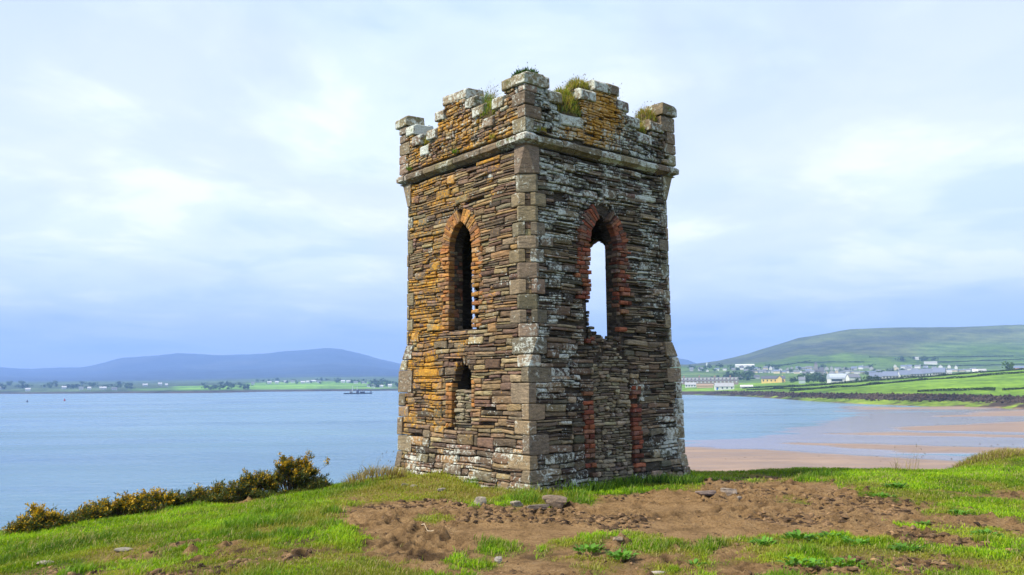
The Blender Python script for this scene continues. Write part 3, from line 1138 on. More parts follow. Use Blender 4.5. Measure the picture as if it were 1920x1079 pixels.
def corner_block(corner, z0, z1, poly0, poly1=None, kind='quoin_stone', pal=None, proud=0.006, gap=0.005, bev=0.017, lk='quoin', jit=0.008, lich=None):
    """poly: plan points as (p, q): distance inward from the corner along x and along y"""
    sx, sy = CORNERS[corner]
    poly1 = poly1 or poly0
    p0, p1 = np.array(poly0, float), np.array(poly1, float)
    z0, z1 = z0 + gap, z1 - gap
    hgt = z1 - z0
    rings = []
    jj = mr.uniform(-jit, jit, p0.shape)
    for t, ins in ((0.0, bev), (min(0.3, bev / hgt), 0.0), (1 - min(0.3, bev / hgt), 0.0), (1.0, bev)):
        pp = p0 * (1 - t) + p1 * t
        c = pp.mean(0)
        q = c + (pp - c) * (1 - ins / 0.2) + jj + mr.uniform(-jit, jit, pp.shape) * 0.5 - proud
        z = z0 + hgt * t
        hz = float(half(z))
        rings.append([(sx * (hz - a), sy * (hz - b), z + mr.uniform(-jit, jit) * 0.6) for a, b in q])
    flip = sx * sy > 0                # corner-local plan is mirrored for two corners
    face = 'L' if corner in ('left',) else ('R' if corner == 'right' else 'L')
    l = lichen_for(face, {'near': -1.7, 'left': 1.7, 'right': 1.7, 'back': 0}[corner], (z0 + z1) / 2, lk) if lich is None else lich
    if corner == 'near':
        l[0] *= 0.5
    loft(rings, not flip, pick(pal or PAL_ASH), l, kind, corner != 'back', area=hgt * 0.4)


def rect_plan(a, b):
    return [(0, 0), (a, 0), (a, b), (0, b)]


QUOIN_RECTS = {f: [] for f in FACES}
FACE_OF = {'near': (('R', -1), ('L', -1)), 'left': (('BL', -1), ('L', 1)), 'right': (('R', 1), ('BR', -1)), 'back': (('BL', 1), ('BR', 1))}


def claim(corner, z0, z1, along_x, along_y):
    """reserve the wall surface a corner stone takes on its two faces"""
    for (face, sgn), length in zip(FACE_OF[corner], (along_x, along_y)):
        h = float(half((z0 + z1) / 2))
        if sgn < 0:
            QUOIN_RECTS[face].append((-h - 0.1, -h + length, z0, z1))
        else:
            QUOIN_RECTS[face].append((h - length, h + 0.1, z0, z1))


for corner in CORNERS:
    # square corner below the stops
    z, k = -0.45, 0
    while z < 1.98:
        hgt = mr.uniform(0.20, 0.40) if z > -0.2 else 0.62
        if z + hgt > 1.80:
            hgt = 1.98 - z
        a, b = (mr.uniform(0.28, 0.50), mr.uniform(0.14, 0.26)) if k % 2 else (mr.uniform(0.14, 0.26), mr.uniform(0.30, 0.52))
        if mr.random() < 0.25 and z > 0:
            a = b = mr.uniform(0.15, 0.22)
        corner_block(corner, z, z + hgt, rect_plan(a, b), proud=mr.uniform(-0.004, 0.012))
        claim(corner, z, z + hgt, a, b)
        z += hgt
        k += 1
    # lower stop: square corner dies into the chamfer
    z0, z1 = 1.98, 2.20
    c = CHAMF
    corner_block(corner, 1.98, 2.18, [(0.0, 0.005), (0.005, 0.0), (0.26, 0), (0.26, 0.26), (0, 0.26)], [(0.0, c * 0.45), (c * 0.45, 0.0), (0.26, 0), (0.26, 0.26), (0, 0.26)], proud=0.008, jit=0.003, lich=np.array([0.05, 0.8, 0.1]))
    claim(corner, 1.98, 2.18, 0.26, 0.26)
    corner_block(corner, 2.18, 2.46, [(0.0, c * 0.45), (c * 0.45, 0.0), (0.40, 0), (0.40, 0.40), (0, 0.40)], [(0.0, c), (c, 0.0), (0.40, 0), (0.40, 0.40), (0, 0.40)], proud=0.008, jit=0.003, lich=np.array([0.05, 0.75, 0.1]))
    claim(corner, 2.18, 2.46, 0.40, 0.40)
    # chamfered shaft: full blocks alternate with pairs that hold a slot of small stones
    z, k = 2.46, 0
    while z < 5.12:
        hgt = mr.uniform(0.215, 0.27)
        if z + hgt > 5.02:
            hgt = 5.14 - z
        if k % 2 == 0:
            a = c + mr.uniform(0.035, 0.07)
            b = c + mr.uniform(0.035, 0.07)
            corner_block(corner, z, z + hgt, [(0, c), (c, 0), (a, 0), (a, b), (0, b)], proud=0.005, jit=0.007, bev=0.02)
            claim(corner, z, z + hgt, a, b)
        else:
            a, b = c + mr.uniform(0.14, 0.26), c + mr.uniform(0.14, 0.26)
            s1, s2 = 0.36, 0.68
            pt = lambda t: (c * t, c * (1 - t))
            m1, m2 = pt(s1), pt(s2)
            # block on the y face (q along y) and block on the x face
            corner_block(corner, z, z + hgt, [(0, c), m1, (m1[0] + 0.12, m1[1] + 0.12), (0.2, b), (0, b)], proud=0.007, jit=0.006, bev=0.018)
            corner_block(corner, z, z + hgt, [m2, (c, 0), (a, 0), (a, 0.2), (m2[0] + 0.12, m2[1] + 0.12)], proud=0.007, jit=0.006, bev=0.018)
            nz = mr.integers(2, 5)
            zz = np.linspace(z, z + hgt, nz + 1)
            for q in range(nz):
                i1, i2 = pt(s1), pt(s2)
                d = 0.016 + mr.uniform(-0.008, 0.01)
                corner_block(corner, zz[q], zz[q + 1], [(i1[0] + d, i1[1] + d), (i2[0] + d, i2[1] + d), (i2[0] + 0.1, i2[1] + 0.1), (i1[0] + 0.1, i1[1] + 0.1)], kind='slot_stone', pal=PAL_L, proud=0.0, jit=0.003, bev=0.006)
            claim(corner, z, z + hgt, a, b)
        z += hgt
        k += 1
    # upper stop: the chamfer flares back to a square corner under the string course
    corner_block(corner, 5.14, 5.62, [(0.0, c), (c, 0.0), (c + 0.09, 0), (c + 0.09, c + 0.09), (0, c + 0.09)], [(0.0, 0.02), (0.02, 0.0), (c + 0.09, 0), (c + 0.09, c + 0.09), (0, c + 0.09)], proud=0.010, jit=0.003)
    claim(corner, 5.14, 5.62, c + 0.09, c + 0.09)
    # parapet corners
    z, k = Z_PAR + 0.02, 0
    top = 6.83 if corner == 'near' else 6.98
    while z < top - COPE - 0.02:
        hgt = min(mr.uniform(0.17, 0.27), top - COPE - z)
        if top - COPE - z - hgt < 0.1:
            hgt = top - COPE - z
        a, b = (0.34, 0.2) if k % 2 else (0.2, 0.36)
        a, b = a * mr.uniform(0.8, 1.2), b * mr.uniform(0.8, 1.2)
        if top - z < 0.5:
            a, b = min(a, 0.27), min(b, 0.27)
        corner_block(corner, z, z + hgt, rect_plan(a, b), proud=mr.uniform(0.0, 0.012), lich=np.array([0.25 if corner != 'right' else 0.08, 0.6, 0.15]))
        claim(corner, z, z + hgt, a, b)
        z += hgt
        k += 1

# --- string course, in lengths, mitred into corner stones
SC = [(-0.05, 5.60), (0.03, 5.645), (0.094, 5.672), (0.100, 5.748), (0.066, 5.785), (-0.05, 5.828)]       # (projection from the 1.855 plane, z)
for face in FACES:
    cuts = [-1.70]
    while cuts[-1] < 1.25:
        cuts.append(cuts[-1] + mr.uniform(0.32, 0.62))
    cuts.append(1.70)
    for a, b in zip(cuts[:-1], cuts[1:]):
        g = 0.006
        po, dz = mr.uniform(-0.012, 0.008), mr.uniform(-0.006, 0.006)
        rings = []
        for u, ins in ((a + g, 0.012), (a + g + 0.018, 0.0), ((a + b) / 2, mr.uniform(-0.005, 0.008)), (b - g - 0.018, 0.0), (b - g, 0.012)):
            rings.append([face_pt(face, u, zz + dz + mr.uniform(-0.006, 0.006), 1.855 + pr + po - ins + mr.uniform(-0.005, 0.005)) for pr, zz in SC])
        l = lichen_for(face, (a + b) / 2, 5.75, 'cope')
        if face == 'L' and mr.random() < 0.6:
            l = np.array([0.55, 0.5, 0.35])
        if face == 'R' and mr.random() < 0.3:
            l = np.array([0.5, 0.5, 0.3])
        loft(rings, not FLIP[face], pick(PAL_ASH, 0.7, 1.0), l, 'string_course_stone', face in 'LR')
for corner, (sx, sy) in CORNERS.items():
    rings = []
    for pr, zz in [(-0.02, 5.60)] + SC[1:-1] + [(0.0, 5.825)]:
        hh = 1.855 + pr + 0.008
        rings.append([(sx * x, sy * y, zz + mr.uniform(-0.004, 0.004)) for x, y in ((1.712, hh), (hh - 0.02, hh), (hh, hh - 0.02), (hh, 1.712), (1.712, 1.712))])
    loft(rings, sx * sy > 0, pick(PAL_ASH, 0.8, 1.0), np.array([0.12, 0.9, 0.3]), 'string_course_stone', corner != 'back')

# --- coping stones on every step of the battlements
for face in FACES:
    for i, (a, b, h) in enumerate(STEPS[face]):
        lo_n = STEPS[face][i - 1][2] if i else 99
        hi_n = STEPS[face][i + 1][2] if i + 1 < len(STEPS[face]) else 99
        e0 = 0.035 if lo_n < h - 0.05 else -0.004
        e1 = 0.035 if hi_n < h - 0.05 else -0.004
        if face in ('R', 'BL') and i in (0, len(STEPS[face]) - 1):
            a = max(a, -1.50)
            b = min(b, 1.50)
            if b - a < 0.08:
                continue
        if (face, i) in (('L', len(STEPS['L']) - 1),):
            e1 = 0.10
        if (face, i) == ('BR', 0):
            e0 = 0.05
        cuts = [a - e0, b + e1]
        if b - a > 0.45 and mr.random() < 0.7:
            cuts.insert(1, (a + b) / 2 + mr.uniform(-0.06, 0.06))
        for a2, b2 in zip(cuts[:-1], cuts[1:]):
            if face == 'L' and i == 0 and a2 < -1.6:
                ends = (a2 - 0.02, b2)
            else:
                ends = (a2, b2)
            f_out = 1.905 + 0.030 + mr.uniform(-0.012, 0.014)
            f_in = 1.905 - PAR_T - 0.02
            prof = [(f_in, h - COPE + 0.004), (f_out - 0.01, h - COPE + 0.004), (f_out, h - COPE + 0.02), (f_out, h - 0.055), (f_out - 0.012, h - 0.035), (f_out - 0.07, h), (f_in + 0.03, h + 0.015)]
            rings = []
            tw = mr.uniform(-0.012, 0.012)
            for u, ins in ((ends[0], 0.010), (ends[0] + 0.014, 0.0), ((ends[0] + ends[1]) / 2, mr.uniform(-0.004, 0.006)), (ends[1] - 0.014, 0.0), (ends[1], 0.010)):
                sgn = (u - (a + b) / 2)
                rings.append([face_pt(face, u, zz + tw * sgn * 4 + mr.uniform(-0.006, 0.006) - (ins if zz > h - 0.08 else -ins * 0.3), n_ - (ins if n_ > 1.7 else 0) + mr.uniform(-0.005, 0.005)) for n_, zz in prof])
            loft(rings, not FLIP[face], pick(PAL_ASH, 0.85, 1.1) * 0.9, lichen_for(face, (a + b) / 2, h, 'cope'), 'coping_stone', face in 'LR')

# --- brick arches and jambs
def brick(face, u0, u1, z0, z1, proud, lich=None, dark=1.0, shown=True, kind='brick'):
    l = lich
    if l is None:
        l = np.array([0.62, 0.22, 0.05]) if face == 'L' else np.array([0.06, 0.22, 0.02])
        l = np.clip(l + mr.normal(0, 0.12, 3), 0, 1)
    pal = PAL_BRK if face != 'L' else PAL_BRKL
    add_stone(face, u0, u1, z0, z1, proud, 0.12, kind, pal, gap=0.005, round_=0.10, jit=0.55, shown=shown, warp=False, lich=l)


def voussoir(face, th0, th1, r0, r1, cx, cz, side, proud, l):
    """brick set radially: angles measured from the springing"""
    pts = []
    for r, th in ((r0, th0), (r1, th0), (r1, th1), (r0, th1)):
        pts.append((cx + side * r * math.cos(th), cz + r * math.sin(th)))
    pts = np.array(pts)
    c = pts.mean(0)
    pts = c + (pts - c) * 0.93 + mr.uniform(-0.004, 0.004, pts.shape)
    ins = c + (pts - c) * 0.86
    v = []
    for ring, d in ((pts, -0.12), (pts, proud - 0.010), (ins, proud)):
        for a, b in ring:
            v.append(face_pt(face, a, b, float(half(b)) + d + (mr.uniform(-0.003, 0.003) if d > -0.1 else 0)))
    f = []
    for r in range(2):
        for k in range(4):
            a, b = r * 4 + k, r * 4 + (k + 1) % 4
            f.append((a, b, b + 4, a + 4))
    f.append((8, 9, 10, 11))
    flip = FLIP[face] != (side < 0)
    if flip:
        f = [tuple(reversed(q)) for q in f]
    PIECES.append(Piece(v, f, pick(PAL_BRKL if face == 'L' else PAL_BRK, 0.75, 1.25), l, 0.02, 'brick', face in 'LR'))


for face in FACES:
    W = WIN[face]
    r, c = arch_geom(W)
    th_max = math.acos(c / r)
    nv = 17
    ruin = face == 'R'
    for side in (-1, 1):
        for k in range(nv):
            t0, t1 = th_max * k / nv, th_max * (k + 1) / nv
            if ruin and (k >= nv - 2 or (side > 0 and k == nv - 3) or mr.random() < 0.08):
                continue
            l = np.clip((np.array([0.62, 0.15, 0.05]) if face == 'L' else np.array([0.05, 0.18, 0.05])) + mr.normal(0, 0.1, 3), 0, 1)
            pr = mr.uniform(0.004, 0.03) - (0.02 if ruin and mr.random() < 0.3 else 0)
            cx = W['uc'] - side * c
            if mr.random() < 0.45 or face == 'L' and mr.random() < 0.5:
                voussoir(face, t0, t1, r + 0.002, r + RING + mr.uniform(-0.03, 0.03), cx, W['zs'], side, pr, l)
            else:
                m_ = r + RING * mr.uniform(0.4, 0.6)
                voussoir(face, t0, t1, r + 0.002, m_, cx, W['zs'], side, pr, l)
                voussoir(face, t0, t1, m_, r + RING + mr.uniform(-0.02, 0.04), cx, W['zs'], side, pr + mr.uniform(-0.01, 0.01), l)
        z, k = W['z0'] + 0.02, 0
        while z < W['zs'] - 0.03:
            hb = mr.uniform(0.068, 0.084)
            if z + hb > W['zs'] - 0.03:
                hb = W['zs'] - z
            edge = W['uc'] + side * W['w']
            ragged = 0.0
            skip = False
            if ruin:
                ragged = mr.uniform(-0.06, 0.05)
                skip = (z < 3.05 and mr.random() < 0.55) or mr.random() < 0.06
                if z < 3.3 and side > 0:
                    ragged += 0.05
            if face == 'L' and side < 0 and 2.70 < z < 3.30 and k % 2 == 0:
                skip = True                     # the toothed gaps in the right jamb
            if not skip:
                first = 0.21 if k % 2 else 0.11
                e = edge + side * ragged
                pr = mr.uniform(0.002, 0.028)
                brick(face, *sorted((e, e + side * first)), z, z + hb, pr)
                if mr.random() < (0.85 if face == 'L' or z > 3.0 else 0.4):
                    e2 = e + side * first
                    brick(face, *sorted((e2, e2 + side * (0.10 if k % 2 else 0.17) * mr.uniform(0.7, 1.2))), z, z + hb, mr.uniform(0.0, 0.02))
            z += hb
            k += 1
# brick jambs of the blocked openings below
for z in np.arange(0.96, 1.74, 0.078):
    k = int(round(z / 0.078))
    brick('L', 0.15, 0.15 + (0.20 if k % 2 else 0.11), z, z + 0.078, 0.015)
    if k % 2 == 0 and z < 1.6:
        brick('L', 0.265, 0.36, z, z + 0.078, 0.01)
for z in np.arange(1.32, 1.78, 0.078):
    brick('L', -0.50, -0.40, z, z + 0.078, 0.012)
for k, z in enumerate(np.arange(0.16, 1.60, 0.079)):
    for a, s in ((-0.44, -1), (0.52, 1)):
        if mr.random() < 0.1:
            continue
        ln = 0.24 if k % 2 else 0.13
        lc = np.clip(np.array([0.1, 0.15, 0.05]) + mr.normal(0, 0.1, 3), 0, 1)
        brick('R', *sorted((a, a + s * ln * mr.uniform(0.85, 1.1))), z, z + 0.079, mr.uniform(-0.004, 0.02), lich=lc)
        if k % 2 == 0 and mr.random() < 0.6:
            brick('R', *sorted((a + s * 0.135, a + s * 0.25)), z, z + 0.079, mr.uniform(-0.004, 0.014), lich=lc)

# --- infill of the blocked openings: flat rounded field stones laid dry
DOOR = (-0.43, 0.51, -0.25, 2.34)
HOLE = (-0.37, 0.16, 1.62, 2.06)
NICHE = (-0.39, 0.14, 0.93, 1.62)


def infill(face, box, ragged_top):
    u0, u1, z0, z1 = box
    def blk(U, Z):
        b = np.zeros(U.shape, bool)
        if ragged_top:
            b |= Z > z1 - 0.30 * (np.abs(U - (u0 + u1) / 2) / ((u1 - u0) / 2)) ** 2 + 0.08 * (vnoise(U * 6, Z * 0, 3) - 0.5)
        return b
    rects = pack(u0, u1, z0, z1, blk, lambda u, z: (mr.choice([0.09, 0.13, 0.17, 0.22, 0.28]), mr.choice([0.04, 0.05, 0.06, 0.08, 0.10])), cell=0.016)
    for a, b, c, d, _ in rects:
        add_stone(face, a, b, c, d, mr.uniform(-0.075, -0.012), 0.12, 'infill_stone', PAL_INF, gap=0.005, round_=0.42, jit=1.5,
                  lich=np.clip([0.05 + mr.normal(0, 0.05), 0.22 + mr.normal(0, 0.12), 0.28], 0, 1))


# broken masonry left standing on the sill of the right window
for a in np.arange(-0.42, 0.27, 0.09):
    top = 0.03 + 0.20 * abs((a + 0.03) / 0.34) ** 1.5 + mr.uniform(-0.02, 0.05)
    z = 2.30
    while z < 2.36 + top:
        hb = mr.uniform(0.04, 0.08)
        add_stone('R', a + mr.uniform(-0.03, 0.0), a + mr.uniform(0.09, 0.15), z, z + hb, mr.uniform(-0.14, 0.0), 0.22, 'infill_stone', PAL_R + PAL_BRK[:1], gap=0.003, round_=0.3, jit=1.6,
                  lich=np.clip([0.25 * (mr.random() < 0.3), 0.3, 0.1], 0, 1))
        z += hb
infill('R', DOOR, True)
infill('L', NICHE, False)


# --- rubble walling
def big_blocks(face):
    out = []
    tries = 160 if face == 'L' else 110
    for _ in range(tries):
        z = mr.uniform(-0.1, 5.4)
        w, h = mr.uniform(0.2, 0.42), mr.uniform(0.11, 0.19)
        if z < 0.75:
            w, h = mr.uniform(0.22, 0.5), mr.uniform(0.13, 0.22)
        elif 1.2 < z < 1.9 and mr.random() < 0.2:
            w, h = mr.uniform(0.5, 0.85), mr.uniform(0.14, 0.24)
        elif mr.random() < 0.55:
            continue
        u = mr.uniform(-1.75, 1.75 - w)
        out.append((u, u + w, z, z + h))
    return out


def blocked_for(face):
    def blk(U, Z):
        b = in_window(face, U, Z, 0.0) | (in_window(face, U, Z, RING - 0.05) & (Z > WIN[face]['zs'] - 0.02))
        W = WIN[face]
        b |= (np.abs(U - W['uc']) < W['w'] + 0.19) & (Z > W['z0']) & (Z <= W['zs'])
        lim = np.where(Z < 2.0, half(Z) - 0.02, half(Z) - CHAMF)
        b |= np.abs(U) > lim
        for a, c, z0, z1 in QUOIN_RECTS[face]:
            b |= (U > a) & (U < c) & (Z > z0) & (Z < z1)
        b |= (Z > 5.57) & (Z < 5.845)
        b |= (Z > 5.8) & (Z > par_top(face, U))
        if face == 'L':
            for a, c, z0, z1 in (HOLE, NICHE, (0.14, 0.31, 0.95, 1.74), (-0.48, -0.38, 1.30, 1.74)):
                hole = (U > a) & (U < c) & (Z > z0) & (Z < z1)
                if (a, c, z0, z1) == HOLE:
                    hole &= Z < z1 - 0.35 * ((U + 0.16) / 0.3) ** 2
                b |= hole
        if face == 'R':
            b |= (U > DOOR[0]) & (U < DOOR[1]) & (Z > DOOR[2]) & (Z < DOOR[3] - 0.30 * (np.abs(U - 0.04) / 0.47) ** 2)
            for a, c in ((-0.66, -0.43), (0.51, 0.73)):
                b |= (U > a) & (U < c) & (Z > 0.16) & (Z < 1.58)
        return b
    return blk


def size_for(face):
    def size(u, z):
        r = mr.random()
        if z > 5.84:
            return (mr.uniform(0.07, 0.22), mr.choice([0.036, 0.054, 0.072, 0.072])) if face in ('L', 'BR') else (mr.uniform(0.08, 0.30), mr.choice([0.036, 0.054, 0.054, 0.09]))
        if z < 0.8:
            return (mr.uniform(0.24, 0.60), mr.choice([0.09, 0.126, 0.144, 0.162])) if r < 0.62 else (mr.uniform(0.16, 0.5), mr.choice([0.054, 0.072, 0.09]))
        if z < 2.4:
            if face in ('L', 'BR'):
                return (mr.uniform(0.16, 0.56), mr.choice([0.036, 0.054, 0.072, 0.09, 0.108, 0.126]))
            return (mr.uniform(0.16, 0.55), mr.choice([0.036, 0.054, 0.072, 0.09, 0.108]))
        if face in ('L', 'BR'):
            return (mr.uniform(0.18, 0.66), mr.choice([0.036, 0.036, 0.054, 0.054, 0.072, 0.09]))
        return (mr.uniform(0.16, 0.6), mr.choice([0.036, 0.036, 0.036, 0.054, 0.054, 0.072]))
    return size


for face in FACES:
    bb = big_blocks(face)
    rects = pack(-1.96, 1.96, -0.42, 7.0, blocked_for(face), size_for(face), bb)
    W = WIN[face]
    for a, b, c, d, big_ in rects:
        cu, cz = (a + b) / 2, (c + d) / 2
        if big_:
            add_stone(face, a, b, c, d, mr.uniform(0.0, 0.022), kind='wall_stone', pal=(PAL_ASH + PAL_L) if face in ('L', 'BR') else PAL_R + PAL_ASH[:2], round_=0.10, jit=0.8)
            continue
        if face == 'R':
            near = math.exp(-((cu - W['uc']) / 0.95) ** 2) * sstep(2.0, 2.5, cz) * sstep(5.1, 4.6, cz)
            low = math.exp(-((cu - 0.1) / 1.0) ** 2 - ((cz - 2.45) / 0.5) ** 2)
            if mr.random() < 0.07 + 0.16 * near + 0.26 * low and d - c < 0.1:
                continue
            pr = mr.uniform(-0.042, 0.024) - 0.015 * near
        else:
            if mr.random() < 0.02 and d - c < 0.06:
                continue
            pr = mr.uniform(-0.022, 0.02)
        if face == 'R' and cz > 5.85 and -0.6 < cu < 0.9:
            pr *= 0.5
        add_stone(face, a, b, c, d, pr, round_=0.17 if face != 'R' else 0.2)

# reveals of the windows: the thickness of the wall, faced with brick and slate
T_WALL = 0.32
for face in FACES:
    W = WIN[face]
    for side in (-1, 1):
        z = W['z0'] + 0.02
        while z < W['zs'] + 0.22:
            hb = mr.uniform(0.05, 0.085)
            dpt = 0.03
            while dpt < T_WALL - 0.04:
                ln = mr.uniform(0.1, 0.22)
                e = min(dpt + ln, T_WALL)
                def mp(U, Zz, P, face=face, side=side, W=W):
                    hz = half(Zz)
                    off = np.where(Zz > W['zs'], 0.0, 0.0)
                    uu = W['uc'] + side * (W['w'] + 0.012 + off - P * 0.6)
                    v = [face_pt(face, a, b, h_ - s_) for a, b, h_, s_ in zip(uu, Zz, hz, U)]
                    return v, (FLIP[face] != (side > 0))
                if mr.random() > (0.12 if face != 'R' else 0.25):
                    isb = mr.random() < 0.5 and z > 2.9
                    add_stone(face, dpt, e, z, z + hb, mr.uniform(-0.03, 0.02), 0.08, 'reveal_stone', PAL_BRK if isb else PAL_R, gap=0.004, jit=0.8, warp=False,
                              lich=np.array([0.05, 0.15, 0.1]), mapper=mp, shown=False)
                dpt = e
            z += hb

# inner faces of the two far walls, seen through the windows
for face in ('BL', 'BR'):
    W = WIN[face]
    rects = pack(-1.53, 1.53, 0.0, 5.4, lambda U, Z: in_window(face, U, Z, 0.03), lambda u, z: (mr.uniform(0.15, 0.45), mr.choice([0.06, 0.09, 0.12, 0.15])), cell=0.03)
    for a, b, c, d, _ in rects:
        def mp(U, Zz, P, face=face):
            v = [face_pt(face, u_, z_, float(1.555 - p_)) for u_, z_, p_ in zip(U, Zz, P)]
            return v, not FLIP[face]
        add_stone(face, a, b, c, d, mr.uniform(-0.02, 0.02), 0.08, 'inner_stone', PAL_R + PAL_L[:2], mapper=mp, warp=False, shown=False, lich=np.array([0.0, 0.25, 0.2]))


# --- wall core: the rubble and mortar body that the facing is bedded in
def make_core():
    V, F = [], []

    def quad(pts, flip):
        i = len(V)
        V.extend(pts)
        q = (i, i + 1, i + 2, i + 3)
        F.append(tuple(reversed(q)) if flip else q)

    cell = 0.03
    IN_ = 1.54
    for face in FACES:
        lim_u = 1.70 if face in ('L', 'BR') else IN_
        nu = int(round(2 * lim_u / cell))
        us = np.linspace(-lim_u, lim_u, nu + 1)
        zs = np.arange(-0.45, 5.60 + 0.001, cell)
        UU, ZZ = np.meshgrid((us[:-1] + us[1:]) / 2, (zs[:-1] + zs[1:]) / 2)
        solid = ~in_window(face, UU, ZZ, 0.03)
        if face == 'L':
            a, c, z0, z1 = HOLE
            solid &= ~((UU > a) & (UU < c) & (ZZ > z0) & (ZZ < z1))
        fl = FLIP[face]
        for j in range(len(zs) - 1):
            row = solid[j]
            z0, z1 = zs[j], zs[j + 1]
            o0, o1 = float(half(z0)) - 0.088, float(half(z1)) - 0.088
            i0 = 0
            while i0 < nu:
                if not row[i0]:
                    i0 += 1
                    continue
                i1 = i0
                while i1 < nu and row[i1]:
                    i1 += 1
                a, b = us[i0], us[i1]
                P = lambda u, z, n: face_pt(face, u, z, n)
                quad([P(a, z0, o0), P(b, z0, o0), P(b, z1, o1), P(a, z1, o1)], fl)
                quad([P(a, z0, IN_), P(b, z0, IN_), P(b, z1, IN_), P(a, z1, IN_)], not fl)
                quad([P(b, z0, o0), P(b, z0, IN_), P(b, z1, IN_), P(b, z1, o1)], fl)
                quad([P(a, z0, IN_), P(a, z0, o0), P(a, z1, o1), P(a, z1, IN_)], fl)
                i0 = i1
            # beds of the openings
            if j + 1 < len(zs) - 1:
                for i in range(nu):
                    if solid[j, i] != solid[j + 1, i]:
                        quad([P(us[i], z1, o1), P(us[i + 1], z1, o1), P(us[i + 1], z1, IN_), P(us[i], z1, IN_)], fl != (not solid[j, i]))
    return V, F


V_, F_ = make_core()
link('wall_core', pym('wall_core', V_, F_), M_MORTAR, tower)


def boxes(name, lst, mat, parent, attrs=None):
    v, f = [], []
    for (x0, x1, y0, y1, z0, z1) in lst:
        i = len(v)
        v += [(x0, y0, z0), (x1, y0, z0), (x1, y1, z0), (x0, y1, z0), (x0, y0, z1), (x1, y0, z1), (x1, y1, z1), (x0, y1, z1)]
        f += [(i, i + 3, i + 2, i + 1), (i + 4, i + 5, i + 6, i + 7), (i, i + 1, i + 5, i + 4), (i + 1, i + 2, i + 6, i + 5), (i + 2, i + 3, i + 7, i + 6), (i + 3, i, i + 4, i + 7)]
    return link(name, pym(name, v, f, attrs), mat, parent)


# parapet core, one stepped body per side
for face in FACES:
    lst = []
    for k, (a, b, h) in enumerate(STEPS[face]):
        if face in ('R', 'BL'):
            a, b = max(a, -1.42), min(b, 1.42)
        else:
            a, b = max(a, -1.82), min(b, 1.82)
        if b - a < 0.02:
            continue
        o, i_ = 1.905 - 0.07, 1.905 - PAR_T
        p, q = face_pt(face, a + 0.001 * (k % 2), 5.62, o), face_pt(face, b, h - COPE + 0.01, i_)
        lst.append((min(p[0], q[0]), max(p[0], q[0]), min(p[1], q[1]), max(p[1], q[1]), 5.603, h - COPE + 0.02))
    boxes('parapet_core', lst, M_MORTAR, tower)
boxes('roof_slab', [(-1.52, 1.52, -1.52, 1.52, 5.36, 5.58)], M_MORTAR, tower)


# --- turn the pieces into objects
def emit_piece(p):
    v = np.array(p.v)
    c = v.mean(0)
    me = pym(p.kind, v - c, p.f, {'tint': p.tint, 'lichen': p.lich})
    link(p.kind, me, M_STONE, tower, c)


def emit_joined(name, pieces):
    vs_, fs_, ti, li, off = [], [], [], [], 0
    for p in pieces:
        vs_ += list(p.v)
        fs_ += [tuple(i + off for i in q) for q in p.f]
        ti += [p.tint] * len(p.v)
        li += [p.lich] * len(p.v)
        off += len(p.v)
    me = pym(name, vs_, fs_, {'tint': np.array(ti), 'lichen': np.array(li)})
    o = link(name, me, M_STONE, tower)
    o['kind'] = 'stuff'
    return o


rest = []
by_kind = {}
for p in PIECES:
    by_kind.setdefault(p.kind, []).append(p)
LIMIT = {'wall_stone': 300, 'brick': 300, 'infill_stone': 300, 'quoin_stone': 300, 'slot_stone': 60, 'coping_stone': 300, 'string_course_stone': 300, 'reveal_stone': 0, 'inner_stone': 0}
for kind, lst in by_kind.items():
    shown = sorted([p for p in lst if p.shown], key=lambda p: -p.area)
    keep = shown[:LIMIT[kind]]
    ids = set(map(id, keep))
    for p in keep:
        emit_piece(p)
    rest += [p for p in lst if id(p) not in ids]
emit_joined('small_stone', rest)
print('PIECES', {k: len(v) for k, v in by_kind.items()}, 'joined', len(rest))

# ------------------------------------------------------------------ blades, leaves, stones
def blades(P, H, Wd, az, lean, bend, tint, seg2=True):
    """grass blades as tapered ribbons: P roots, H height, Wd width, az facing, lean direction angle, bend 0..1"""
    n = len(P)
    side = np.stack([np.cos(az), np.sin(az), np.zeros(n)], 1) * (Wd / 2)[:, None]
    ld = np.stack([np.cos(lean), np.sin(lean), np.zeros(n)], 1)
    up = np.zeros((n, 3))
    up[:, 2] = 1
    mid = P + up * (H * 0.55)[:, None] + ld * (H * bend * 0.28)[:, None]
    tip = P + up * (H * (1 - 0.35 * bend))[:, None] + ld * (H * bend * 0.85)[:, None]
    V = np.stack([P - side, P + side, mid + side * 0.8, mid - side * 0.8, tip], 1).reshape(-1, 3)
    b = np.arange(n) * 5
    q = np.stack([b, b + 1, b + 2, b + 3], 1)
    t = np.stack([b + 3, b + 2, b + 4], 1)
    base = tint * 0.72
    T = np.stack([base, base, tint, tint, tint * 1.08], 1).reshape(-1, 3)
    return V, q, t, T


